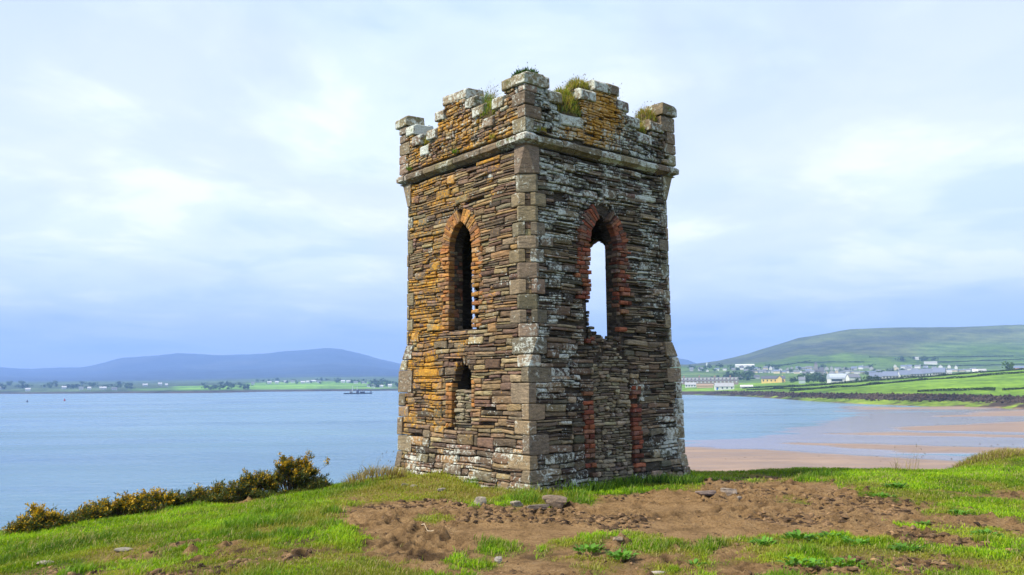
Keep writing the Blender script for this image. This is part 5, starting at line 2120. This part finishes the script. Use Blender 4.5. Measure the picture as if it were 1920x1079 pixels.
def gable_meshes(w, d, hw, hr, over=0.35, t=0.25):
    """walls with gables across x, and a pitched roof with thickness, ridge along x"""
    a, b = w / 2, d / 2
    wv = [(-a, -b, -2.5), (a, -b, -2.5), (a, b, -2.5), (-a, b, -2.5), (-a, -b, hw), (a, -b, hw), (a, b, hw), (-a, b, hw), (-a, 0, hw + hr), (a, 0, hw + hr)]
    wf = [(0, 1, 5, 4), (2, 3, 7, 6), (1, 2, 6, 9, 5), (3, 0, 4, 8, 7)]
    e = over
    s = hr / b
    rv, rf = [], []
    for sy in (-1, 1):
        i = len(rv)
        y1, z1 = sy * (b + e), hw - e * s + 0.05
        for x in (-a - e, a + e):
            rv += [(x, y1, z1), (x, 0, hw + hr + 0.05), (x, 0, hw + hr + 0.05 + t), (x, y1, z1 + t)]
        rf += [(i, i + 1, i + 5, i + 4), (i + 3, i + 7, i + 6, i + 2), (i, i + 4, i + 7, i + 3), (i, i + 3, i + 2, i + 1), (i + 4, i + 5, i + 6, i + 7)]
    return (wv, wf), (rv, rf)


def box_vf(x0, x1, y0, y1, z0, z1):
    v = [(x0, y0, z0), (x1, y0, z0), (x1, y1, z0), (x0, y1, z0), (x0, y0, z1), (x1, y0, z1), (x1, y1, z1), (x0, y1, z1)]
    f = [(0, 3, 2, 1), (4, 5, 6, 7), (0, 1, 5, 4), (1, 2, 6, 5), (2, 3, 7, 6), (3, 0, 4, 7)]
    return v, f


def part_box(name, b, mat, parent):
    v, f = box_vf(*b)
    return link(name, pym(name, v, f), mat, parent)


_house_cache = {}


def house(P, w, d, hw, hr, wall, roof, label, group, rot=0.0, name='house', chimney=True, windows=0, door=None):
    root = empty(name, tuple(P), rot)
    key = (round(w, 1), round(d, 1), round(hw, 1), round(hr, 1), wall, roof)
    if key not in _house_cache:
        (wv, wf), (rv, rf) = gable_meshes(w, d, hw, hr)
        mw, mr_ = pym('walls', wv, wf), pym('roof', rv, rf)
        mw.materials.append(paint(wall))
        mr_.materials.append(paint(roof))
        _house_cache[key] = (mw, mr_)
    mw, mr_ = _house_cache[key]
    link('walls', mw, None, root)
    link('roof', mr_, None, root)
    if chimney:
        part_box('chimney', (w * 0.38, w * 0.38 + 0.9, -0.35, 0.35, hw + hr * 0.6, hw + hr + 1.3), paint(wall), root)
    if windows:
        for k in range(windows):
            x = -w / 2 + w * (k + 0.5) / windows
            part_box('window', (x - 0.7, x + 0.7, -d / 2 - 0.06, -d / 2 + 0.1, hw * 0.35, hw * 0.8), paint((0.05, 0.06, 0.08), 0.3), root)
    if door:
        part_box('door', (-w / 2 + 1.0, -w / 2 + 2.4, -d / 2 - 0.08, -d / 2 + 0.1, 0, 2.2), paint(door), root)
    tag(root, label, 'house', group)
    return root


def facing(P):
    """rotation that turns a front wall towards the headland"""
    return math.atan2(-P[0], P[1])


hg = np.random.default_rng(99)
PXM = lambda D: D / FPX            # metres per photo pixel at distance D

# the town: rows of small houses (x range, y, count, wall tones, roof tones)
ORD = ['first', 'second', 'third', 'fourth', 'fifth', 'sixth', 'seventh', 'eighth', 'ninth', 'tenth', 'eleventh', 'twelfth', 'thirteenth', 'fourteenth', 'fifteenth', 'sixteenth', 'seventeenth', 'eighteenth',
       'nineteenth', 'twentieth'] + ['twenty ' + w_ for w_ in ('first', 'second', 'third', 'fourth', 'fifth', 'sixth', 'seventh', 'eighth', 'ninth')] + ['thirtieth'] + ['thirty ' + w_ for w_ in ('first', 'second', 'third', 'fourth', 'fifth')]


def row(land, x0, x1, y0, y1, n, wpx, label, group, walls, roofs, tmin=4.0, hpx=(3.2, 4.6)):
    for k in range(n):
        x = x0 + (x1 - x0) * (k + 0.5) / n + hg.uniform(-2, 2)
        y = y0 + (y1 - y0) * (k + 0.5) / n + hg.uniform(-1.0, 1.0)
        P = land.hit(x, y, tmin)
        m = PXM(P[1])
        w = round(hg.choice(wpx) * 0.85 * m * 2) / 2
        hw = hg.choice(hpx) * 0.8 * m
        house(P, w, round(min(w * 0.7, 9.0) * 2) / 2, round(hw * 2) / 2, round(hg.uniform(0.55, 0.8) * hw * 2) / 2, walls[hg.integers(len(walls))], roofs[hg.integers(len(roofs))],
              '%s from the left, %s' % (ORD[k], label), group, facing(P) + hg.choice([0, 0, 0.2, -0.25, math.pi / 2]), chimney=hg.random() < 0.5)


W3, R3 = [WHITE, WHITE, CREAM, GREYW], [SLATE, DKSLATE, SLATE, BLUER]
row(right_land, 1395, 1530, 700, 701, 16, (9, 12, 14), 'front row house in the left half of the town', 'houses in the left half of the town', W3, R3)
row(right_land, 1410, 1530, 695, 694, 12, (8, 10, 12), 'back row house in the left half of the town', 'houses in the left half of the town', W3, R3)
row(right_land, 1535, 1650, 702, 700, 12, (10, 13, 15), 'front row house in the town right of the church', 'houses in the middle of the town', [WHITE, GREYW, CREAM], R3)
row(right_land, 1545, 1640, 695, 693, 9, (9, 12), 'back row house in the town right of the church', 'houses in the middle of the town', [WHITE, GREYW], R3)
row(right_land, 1665, 1830, 696, 697, 15, (10, 13, 15), 'front house of the upper right town rows', 'houses in the upper right row', [WHITE, WHITE, CREAM], [SLATE, BLUER, SLATE])
row(right_land, 1672, 1800, 691, 693, 9, (9, 12), 'back house of the upper right town rows', 'houses in the upper right row', [WHITE, WHITE], [SLATE, BLUER])
row(right_land, 1288, 1400, 697, 696, 7, (8, 10), 'pale distant house below the white warehouse, left of the town', 'scattered houses left of the town', [WHITE, GREYW], R3)
row(right_land, 1382, 1425, 711, 712, 3, (10, 12), 'low grey house among trees left of the yellow house', 'houses among the trees', [GREYW, WHITE], R3)
for k, (x, y, wd) in enumerate([(1645, 716, 26), (1672, 714, 28), (1700, 712, 26), (1722, 710, 24), (1742, 708, 24), (1762, 707, 20)]):
    P = right_land.hit(x, y, 4.2)
    m = PXM(P[1])
    house(P, wd * m, 11, 3.0, 4.2, GREYW if k % 2 else WHITE, BLUER,
          ['leftmost big blue grey roofed bungalow behind the green field', 'second blue grey roofed bungalow behind the green field', 'third blue grey roofed bungalow behind the green field', 'fourth blue grey roofed bungalow behind the green field',
           'fifth blue grey roofed bungalow behind the green field', 'rightmost blue grey roofed bungalow behind the green field'][k], 'blue roofed bungalows', facing(P) + [0.1, -0.15, 0.2, 0.0, 0.25, -0.1][k], name='bungalow', chimney=False, windows=5)

P = right_land.hit(1450, 718.5, 3.5)
m = PXM(P[1])
yh = house(P, 42 * m, 9, 5.0, 3.4, (0.72, 0.50, 0.17), DKSLATE, 'long yellow house with dark roof at the shore edge of town', None, facing(P), name='yellow_house', windows=6)
(wv, wf), (rv, rf) = gable_meshes(9, 6, 5.2, 3.2)
for nm, v, f, c in (('front_gable', wv, wf, (0.74, 0.52, 0.18)), ('gable_roof', rv, rf, DKSLATE)):
    o = link(nm, pym(nm, v, f), paint(c), yh, (14 * m * 0.8, -4.5, 0.1))
    o.rotation_euler = (0, 0, math.pi / 2)

P = right_land.hit(1358, 731.5, 1.9)
m = PXM(P[1])
house(P, 34 * m, 7, 3.4, 3.2, WHITE, GREYW, 'white gabled boathouse with blue door on the shore left of the spit', None, facing(P) + 0.15, name='boathouse', chimney=False, windows=4, door=(0.05, 0.15, 0.5))
P = right_land.hit(1295, 727, 2.2)
house(P, 20 * PXM(P[1]), 7, 3.0, 2.4, WHITE, GREYW, 'low white house at the tower edge beside the hotel', None, facing(P), windows=4, chimney=False)
P = right_land.hit(1322, 728, 2.2)
house(P, 30 * PXM(P[1]), 6, 2.4, 1.6, (0.55, 0.40, 0.24), (0.34, 0.24, 0.16), 'low tan roofed shed in front of the long hotel', None, facing(P), name='shed', chimney=False)
P = right_land.hit(1400, 728, 2.2)
house(P, 22 * PXM(P[1]), 5, 1.6, 1.2, GREYW, WHITE, 'low pale boat shed right of the white boathouse', None, facing(P), name='shed', chimney=False)

# long hotel with dormers
P = right_land.hit(1326, 721.5, 3.2)
m = PXM(P[1])
W_ = 112 * m
hotel = house(P, W_, 11, 4.6, 4.0, (0.27, 0.21, 0.18), (0.17, 0.155, 0.165), 'long brown hotel with a row of white dormers beside the water', None, facing(P), name='hotel', chimney=False)
hotel['category'] = 'hotel'
dm = pym('dormer', *box_vf(-1.3, 1.3, -1.2, 2.2, 0, 2.3))
dm.materials.append(paint((0.45, 0.45, 0.46)))
wm_ = pym('window', *box_vf(-0.9, 0.9, -0.08, 0.1, 0, 1.7))
wm_.materials.append(paint((0.50, 0.52, 0.55), 0.4))
for k in range(16):
    x = -W_ / 2 + W_ * (k + 0.5) / 16
    link('dormer', dm, None, hotel, (x, -3.6, 6.0))
    link('window', wm_, None, hotel, (x, -5.5, 2.2))
for k in range(4):
    part_box('chimney', (-W_ / 2 + W_ * (k + 0.5) / 4 - 0.8, -W_ / 2 + W_ * (k + 0.5) / 4 + 0.8, -0.5, 0.5, 9.0, 11.2), paint((0.35, 0.22, 0.17)), hotel)

# barrel roofed hall
P = right_land.hit(1572, 721.5, 4.0)
m = PXM(P[1])
hall = empty('barrel_hall', tuple(P), facing(P) + 0.25)
tag(hall, 'white hall with a curved grey metal roof before the town trees', 'hall')
w, d, hh = 34 * m, 14, 3.6
part_box('walls', (-w / 2, w / 2, -d / 2, d / 2, -2, hh), paint(WHITE), hall)
part_box('window_band', (-w / 2 + 1, w * 0.12, -d / 2 - 0.1, -d / 2 + 0.2, 1.2, hh - 0.4), paint((0.06, 0.08, 0.11), 0.3), hall)
rv, rf = [], []
k = 9
for i in range(k + 1):
    an = math.pi * i / k
    for x in (-w / 2 - 0.3, w / 2 + 0.3):
        for r in (1.0, 0.96):
            rv.append((x, -math.cos(an) * (d / 2 + 0.4) * r, hh + 0.02 + math.sin(an) * 5.0 * r))
for i in range(k):
    a = i * 4
    rf += [(a, a + 4, a + 6, a + 2), (a + 1, a + 3, a + 7, a + 5), (a, a + 1, a + 5, a + 4), (a + 2, a + 6, a + 7, a + 3)]
rf += [tuple([i * 4 + 1 for i in range(k + 1)]), tuple([i * 4 + 3 for i in range(k, -1, -1)])]
link('roof', pym('roof', rv, rf), paint((0.42, 0.46, 0.54), 0.45), hall)
P2 = right_land.hit(1600, 720, 4.0)
house(P2, 20 * m, 8, 4.2, 3.0, WHITE, SLATE, 'white house just right of the curved roof hall', None, facing(P2) + 0.4)
P2 = right_land.hit(1504, 719.5, 3.6)
house(P2, 13 * m, 7, 4.0, 3.2, (0.40, 0.48, 0.46), SLATE, 'small grey green house between yellow house and hall', None, facing(P2))

# church with square tower
P = right_land.hit(1537, 706, 5.0)
m = PXM(P[1])
ch = house(P, 16 * m, 9, 8, 6, (0.26, 0.25, 0.26), DKSLATE, 'dark grey stone church with square tower amid the town', None, facing(P), name='church', chimney=False)
ch['category'] = 'church'
part_box('bell_tower', (-2.8 - 5, 2.8 - 5, -2.8, 2.8, 0, 19), paint((0.25, 0.24, 0.25)), ch)
v, f = box_vf(-7.8, -2.2, -2.8, 2.8, 19.02, 24)
v = v[:4] + [(-5, 0, 24.0)]
link('spire', pym('spire', v, [(0, 3, 2, 1), (0, 1, 4), (1, 2, 4), (2, 3, 4), (3, 0, 4)]), paint(DKSLATE), ch)

# white warehouse and round tower at the foot of the hill
P = right_land.hit(1397, 690, 6.5)
m = PXM(P[1])
wh = house(P, 34 * m, 16, 4.6, 2.4, WHITE, (0.62, 0.62, 0.60), 'long white warehouse at the foot of the hill', None, facing(P) - 0.1, name='warehouse', chimney=False)
wh['category'] = 'warehouse'
P = right_land.hit(1326, 690, 6.5)
v, f = [], []
for i in range(12):
    an = i / 12 * 6.2832
    for r, z in ((2.3, -1), (2.1, 10.2), (2.45, 10.3), (2.45, 11.2)):
        v.append((r * math.cos(an), r * math.sin(an), z))
for i in range(12):
    a, b = i * 4, ((i + 1) % 12) * 4
    f += [(a + q, b + q, b + q + 1, a + q + 1) for q in range(3)]
f.append(tuple(i * 4 + 3 for i in range(12)))
o = link('water_tower', pym('water_tower', v, f), paint((0.55, 0.60, 0.58)), None, tuple(P))
tag(o, 'pale round water tower where the hill meets the sky', 'tower')

# farmsteads on the hill foot and the two white gables
for x, y, wd, lab in [(1722, 676.5, 16, 'white farmhouse under trees on the green hillside'), (1745, 684, 22, 'long low white farm shed below the hillside farmhouse'),
                      (1830, 702, 11, 'left of the two small white gables by the far hedge'), (1842, 702, 13, 'right of the two small white gables by the far hedge'),
                      (1775, 704, 18, 'pale low shed behind the hedge right of the bungalows')]:
    P = right_land.hit(x, y, 5.2)
    house(P, wd * PXM(P[1]), 7, 3.4, 2.8, WHITE, GREYW if wd > 12 else WHITE, lab, None, facing(P), chimney=False)
P = right_land.hit(1915, 694, 4.6)
house(P, 26 * PXM(P[1]), 8, 3.2, 3.6, (0.55, 0.24, 0.12), BLUER, 'orange brown house with blue roof at the right edge', None, facing(P), chimney=True)

# houses on the far left shore
for x, y, wd, lab, c in [(4, 731.5, 9, 'tiny white house at the left edge of the far shore', WHITE)]:
    P = left_land.hit(x, y, 1.0)
    house(P, wd * PXM(P[1]), 8, 3.5, 3, c, GREYW, lab, None, facing(P), chimney=False)
LG = 'white houses on the far left shore'
LL = 'tiny white house on the far shore left of the tower'
for k, (x, y, wd) in enumerate([(52, 735, 10), (120, 731, 9), (152, 731, 10), (167, 732, 8), (193, 732, 14), (214, 732.5, 12), (272, 725, 11), (300, 724, 8), (312, 724.5, 6), (474, 722.5, 8), (505, 720.5, 9), (519, 720.5, 8),
                 (536, 719.5, 10), (549, 718.5, 10), (568, 719.5, 10), (578, 719, 9), (588, 718, 11), (597, 720, 8), (643, 718.5, 9), (653, 719, 8), (667, 720, 10), (683, 720, 12), (692, 727.5, 9), (700, 728, 10), (715, 728, 8), (731, 727, 9)]):
    P = left_land.hit(x, y, 1.0)
    m = PXM(P[1])
    house(P, round(wd * 0.8 * m), 7, round(hg.uniform(2.6, 4.0), 1), 2.6, WHITE, (0.5, 0.5, 0.52) if hg.random() < 0.6 else SLATE, '%s from the left, %s' % (ORD[k], LL), LG, facing(P), chimney=False)


# trees: shared crowns, each tree its own object with trunk and crown
def crown_mesh(seed, n=170, tone=(0.035, 0.065, 0.022)):
    g = np.random.default_rng(seed)
    cl = g.normal(0, 1, (11, 3)) * [0.34, 0.34, 0.26] + [0, 0, 0.62]
    P = cl[g.integers(0, 11, n)] + g.normal(0, 0.15, (n, 3))
    P[:, 2] = np.maximum(P[:, 2], 0.16)
    d = g.normal(0, 1, (n, 3))
    d /= np.linalg.norm(d, axis=1, keepdims=True)
    s = np.cross(d, g.normal(0, 1, (n, 3)))
    s /= np.linalg.norm(s, axis=1, keepdims=True)
    L_ = g.uniform(0.07, 0.15, (n, 1))
    V = np.stack([P - d * L_ - s * L_ * 0.6, P + d * L_ - s * L_ * 0.6, P + d * L_ + s * L_ * 0.6, P - d * L_ + s * L_ * 0.6], 1).reshape(-1, 3)
    k = np.arange(n) * 4
    T = np.repeat(np.array([tone]) * g.uniform(0.6, 1.6, (n, 1)), 4, 0)
    me = mesh_np('crown', V, np.stack([k, k + 1, k + 2, k + 3], 1), None, {'tint': T})
    me.materials.append(M_LEAF)
    return me


CROWNS = [crown_mesh(s, tone=t) for s, t in ((1, (0.05, 0.095, 0.03)), (2, (0.065, 0.12, 0.035)), (3, (0.045, 0.08, 0.035)))]
tv, tf = tube([(0, 0, -0.12), (0.01, 0, 0.3), (0.0, 0.02, 0.62)], [0.05, 0.035, 0.02], 6)
TRUNK = pym('trunk', tv, tf)
TRUNK.materials.append(M_BARK)


def tree(P, hgt, wid, label, group):
    o = empty('tree', tuple(P), hg.uniform(0, 6.28))
    o.scale = (wid, wid, hgt)
    link('trunk', TRUNK, None, o)
    link('crown', CROWNS[hg.integers(3)], None, o)
    tag(o, label, 'tree', group)


def trees(land, x0, x1, y0, y1, n, hpx, label, group, tmin):
    for k, x in enumerate(sorted(hg.uniform(x0, x1, n))):
        y = hg.uniform(y0, y1)
        P = land.hit(x, y, tmin)
        m = PXM(P[1])
        h_ = hg.uniform(*hpx) * m
        tree(P, h_, h_ * hg.uniform(0.9, 1.5), '%s from the left, %s' % (ORD[k], label), group)


trees(right_land, 1340, 1412, 706, 715, 14, (6, 11), 'leafy tree in the clump between hotel and yellow house', 'trees left of the yellow house', 4.0)
trees(right_land, 1478, 1560, 712, 719, 26, (6, 11), 'leafy tree in the dark clump around the grey green house', 'trees around the grey green house', 3.8)
trees(right_land, 1600, 1650, 712, 718, 8, (5, 8), 'low tree behind the field right of the curved roof hall', 'trees right of the hall', 4.0)
trees(right_land, 1640, 1770, 699, 704, 26, (4, 8), 'small tree between the bungalows and the upper row of houses', 'trees behind the bungalows', 5.0)
trees(right_land, 1690, 1760, 674, 680, 10, (4, 7), 'tree sheltering the hillside farmhouse', 'trees around the hillside farm', 6.5)
trees(right_land, 1400, 1640, 690, 704, 24, (4, 6.5), 'small tree standing among the town houses', 'trees in the town', 4.6)
trees(right_land, 1290, 1420, 690, 700, 14, (4, 7), 'tree on the slope below the white warehouse', 'trees below the warehouse', 5.0)
P = right_land.hit(1894, 699, 4.3)
tree(P, 13 * PXM(P[1]), 13 * PXM(P[1]), 'lone round tree on the skyline of the right field', None)
trees(left_land, 140, 250, 722, 731, 26, (3.5, 6.5), 'dark tree on the far shore behind the left white houses', 'trees on the left part of the far shore', 1.0)
trees(left_land, 380, 470, 722, 733, 34, (3, 6), 'dark tree in the wood between the two far green fields', 'trees between the far green fields', 1.0)
trees(left_land, 480, 690, 714, 721, 30, (3, 5), 'dark tree behind the far green field left of the tower', 'trees behind the far green field', 1.2)
trees(left_land, 690, 760, 720, 729, 24, (4, 8), 'dark tree on the far shore next to the tower', 'trees on the far shore by the tower', 1.0)
trees(left_land, 0, 140, 722, 733, 20, (4, 7), 'dark tree at the left end of the far shore', 'trees at the left end of the far shore', 1.0)


def hedge(land, pts, hpx, label, tmin, seed, name='hedge', tone=(0.035, 0.06, 0.02), gap=0.0, group='hedges in the fields'):
    """one hedge: clumps of leaves following the ground"""
    g = np.random.default_rng(seed)
    W = np.array([land.hit(x, y, tmin) for x, y in pts])
    seg = np.linalg.norm(np.diff(W[:, :2], axis=0), axis=1)
    L_ = seg.sum()
    m = PXM(W[:, 1].mean())
    n = int(np.clip(L_ / m * 10, 120, 6000))
    s = g.random(n) * L_
    dens = vnoise(s * 0.05, s * 0, seed)
    s = s[dens > gap]
    n = len(s)
    cs = np.concatenate([[0], np.cumsum(seg)])
    P = np.stack([np.interp(s, cs, W[:, i]) for i in range(3)], 1)
    hv = hpx * m * (0.5 + 0.9 * vnoise(s * 0.12, s * 0 + 3, seed))
    P += g.normal(0, 0.35 * m, (n, 3)) * [1, 3, 0]
    P[:, 2] += hv * g.random(n)
    d = g.normal(0, 1, (n, 3))
    d /= np.linalg.norm(d, axis=1, keepdims=True)
    sd = np.cross(d, g.normal(0, 1, (n, 3)))
    sd /= np.linalg.norm(sd, axis=1, keepdims=True)
    q = g.uniform(0.4, 0.9, (n, 1)) * m
    V = np.stack([P - d * q - sd * q, P + d * q - sd * q, P + d * q + sd * q, P - d * q + sd * q], 1).reshape(-1, 3)
    k = np.arange(n) * 4
    T = np.repeat(np.array([tone]) * g.uniform(0.6, 1.7, (n, 1)), 4, 0)
    o = link(name, mesh_np(name, V, np.stack([k, k + 1, k + 2, k + 3], 1), None, {'tint': T}), M_LEAF)
    tag(o, label, 'hedge', group)


hedge(right_land, [(1480, 735.5), (1540, 730), (1600, 726), (1650, 721), (1690, 717), (1740, 714), (1800, 710), (1860, 706), (1935, 701)], 3.6, 'long thick hedge crossing the bright right fields', 2.2, 1)
hedge(right_land, [(1450, 729), (1530, 724), (1600, 718.5), (1680, 712.5), (1740, 708), (1820, 702), (1935, 694)], 3.6, 'hedge along the top of the fields in front of the bungalows', 2.2, 2)
hedge(right_land, [(1690, 738), (1730, 735.5), (1770, 734), (1800, 733.5), (1830, 733), (1866, 733)], 4.2, 'short scrubby hedge in the lower right field', 2.1, 3, gap=0.25)
hedge(right_land, [(1880, 734), (1900, 732), (1940, 730)], 5.0, 'dark bushy hedge at the right edge of the lower field', 2.1, 4)
hedge(right_land, [(1392, 729), (1440, 727), (1490, 725)], 1.8, 'low hedge in the small fields behind the spit', 2.2, 5)
hedge(right_land, [(1400, 732), (1460, 730), (1530, 730)], 1.6, 'lower hedge nearest the spit', 2.1, 6)
hedge(right_land, [(1300, 713), (1360, 712), (1420, 712)], 1.6, 'hedge behind the long hotel', 4.0, 7)
hedge(right_land, [(1440, 689), (1480, 684), (1520, 678)], 1.2, 'field boundary rising on the green slope above the town', 6.6, 8)
hedge(right_land, [(1500, 682), (1560, 681), (1620, 681)], 1.1, 'level field boundary on the slope above the church', 6.6, 9)
hedge(right_land, [(1740, 681), (1820, 679), (1900, 676), (1960, 674)], 1.2, 'upper field boundary right of the hillside farm', 6.8, 10)
hedge(right_land, [(1700, 688), (1800, 688), (1930, 684)], 1.4, 'lower field boundary above the upper row of houses', 6.2, 11)
hedge(right_land, [(1630, 671), (1740, 672), (1780, 671), (1900, 669)], 1.0, 'boundary between the green slope and the moor', 7.3, 12)


# rocks of the storm beach below the right fields: too many and too small to count
def make_rocks():
    g = np.random.default_rng(21)
    n = 2600
    x = g.uniform(1340, 1960, n)
    f = g.random(n)
    base = np.array([(1, 0, 0), (0, 1, 0), (-1, 0, 0), (0, -1, 0), (0, 0, 1), (0, 0, -0.3)], float)
    tri = np.array([(0, 1, 4), (1, 2, 4), (2, 3, 4), (3, 0, 4), (1, 0, 5), (2, 1, 5), (3, 2, 5), (0, 3, 5)])
    VV, TT, CC = [], [], []
    for k in range(n):
        i = int(np.clip(round((x[k] - right_land.xs[0]) / 4.0), 0, len(right_land.xs) - 1))
        j = int((0.85 + 1.25 * f[k]) * right_land.sub)
        p = np.array([right_land.X[j, i], right_land.D[j, i], right_land.Z[j, i]]) + [g.normal(0, 0.6), g.normal(0, 1.0), 0]
        s = g.uniform(0.25, 0.75) * (1.6 if g.random() < 0.1 else 1)
        VV.append(base * s * g.uniform(0.6, 1.4, (6, 3)) + p)
        TT.append(tri + k * 6)
        c = np.array([0.035, 0.027, 0.022]) * g.uniform(0.6, 2.4)
        CC.append(np.tile(c, (6, 1)))
    o = link('shore_rocks', mesh_np('shore_rocks', np.concatenate(VV), None, np.concatenate(TT), {'tint': np.concatenate(CC)}), M_LAND)
    tag(o, 'dark weed covered boulders of the storm beach below the fields', 'rocks', kind='stuff')


make_rocks()

def make_seaweed():
    g = np.random.default_rng(31)
    VV, TT, CC = [], [], []
    base = np.array([(1, 0, 0), (0.3, 1, 0), (-1, 0.2, 0), (-0.2, -1, 0), (0, 0, 1)], float)
    tri = np.array([(0, 1, 4), (1, 2, 4), (2, 3, 4), (3, 0, 4)])
    n = 0
    for k in range(230):
        x, y = g.uniform(1290, 1925), g.uniform(772, 872)
        if y < 840 - (x - 1290) * 0.16 + g.normal(0, 8):
            continue
        if float(fbm(np.array([x * 0.01]), np.array([y * 0.05]), 3, 5)[0]) < 0.52:
            continue
        p = onplane(x, y, SEA + 0.06)
        m = PXM(p[1])
        s = np.array([g.uniform(0.8, 2.6) * m, g.uniform(1.0, 2.5) * m, 0.08])
        VV.append(base * s * g.uniform(0.6, 1.4, (5, 1)) + p)
        TT.append(tri + n * 5)
        CC.append(np.tile(np.array([0.045, 0.04, 0.025]) * g.uniform(0.6, 2.0), (5, 1)))
        n += 1
    o = link('seaweed', mesh_np('seaweed', np.concatenate(VV), None, np.concatenate(TT), {'tint': np.concatenate(CC)}), M_LAND)
    tag(o, 'dark scraps of weed strewn over the tidal sand', 'seaweed', kind='stuff')


make_seaweed()

# work barge and two buoys on the bay
P = onplane(671, 738.8, SEA)
m = PXM(P[1])
barge = empty('work_barge', (P[0], P[1], SEA), facing(P) + 0.12)
tag(barge, 'dark flat work barge with masts moored in the bay left of the tower', 'barge')
BL_ = 53 * m
v = [(-BL_ / 2, -4, 1.3), (BL_ / 2, -4, 1.3), (BL_ / 2, 4, 1.3), (-BL_ / 2, 4, 1.3), (-BL_ / 2 + 2, -3.6, -0.8), (BL_ / 2 - 2, -3.6, -0.8), (BL_ / 2 - 2, 3.6, -0.8), (-BL_ / 2 + 2, 3.6, -0.8)]
link('hull', pym('hull', v, [(0, 1, 2, 3), (4, 7, 6, 5), (0, 4, 5, 1), (1, 5, 6, 2), (2, 6, 7, 3), (3, 7, 4, 0)]), paint((0.03, 0.035, 0.05)), barge)
part_box('wheelhouse', (-2.0, 1.2, -1.8, 1.8, 1.3, 5.0), paint((0.10, 0.11, 0.16)), barge)
part_box('deck_cargo', (3, 9, -2, 2, 1.3, 2.9), paint((0.06, 0.06, 0.08)), barge)
part_box('winch', (-10.5, -8, -1.5, 1.5, 1.3, 3.2), paint((0.25, 0.24, 0.2)), barge)
part_box('bow_post', (BL_ / 2 - 2.2, BL_ / 2 - 1.2, -1, 1, 1.3, 3.6), paint((0.06, 0.06, 0.08)), barge)
for x_, hgt_ in ((-7.2, 10.5), (-1.0, 9.6)):
    tv_, tf_ = tube([(x_, 0, 1.2), (x_, 0, hgt_ * 0.6), (x_, 0, hgt_)], [0.38, 0.32, 0.26], 6)
    link('mast', pym('mast', tv_, tf_), paint((0.62, 0.66, 0.62)), barge)
for (x_, y_), lab in (((51, 754.5), 'left of the two dark buoys afloat in the bay'), ((121, 751.8), 'right of the two buoys, reddish, afloat in the bay')):
    P = onplane(x_, y_, SEA)
    v, f = tube([(0, 0, -0.5), (0, 0, 0.1), (0, 0, 0.5), (0, 0, 1.6), (0, 0, 2.2)], [0.6, 1.0, 0.8, 0.35, 0.12], 8)
    f.append(tuple(32 + q for q in range(8)))
    o = link('buoy', pym('buoy', v, f), paint((0.08, 0.09, 0.12) if x_ < 100 else (0.30, 0.05, 0.06)), None, tuple(P))
    tag(o, lab, 'buoy', 'buoys in the bay')

# ------------------------------------------------------------------ haze over the bay
hz, ht, hout = newmat('sea_haze')
pv = N(ht, 'ShaderNodeVolumePrincipled')
pv.inputs['Color'].default_value = (0.34, 0.54, 1.0, 1)
pv.inputs['Density'].default_value = 1.7e-4
pv.inputs['Anisotropy'].default_value = 0.0
ht.links.new(pv.outputs[0], hout.inputs['Volume'])
v, f = box_vf(-8800, 8800, -8800, 8800, SEA - 6.0, 420.0)
o = link('haze', pym('haze', v, f), hz)
o['kind'] = 'stuff'
o['label'] = 'thin blue sea haze over the bay and hills'
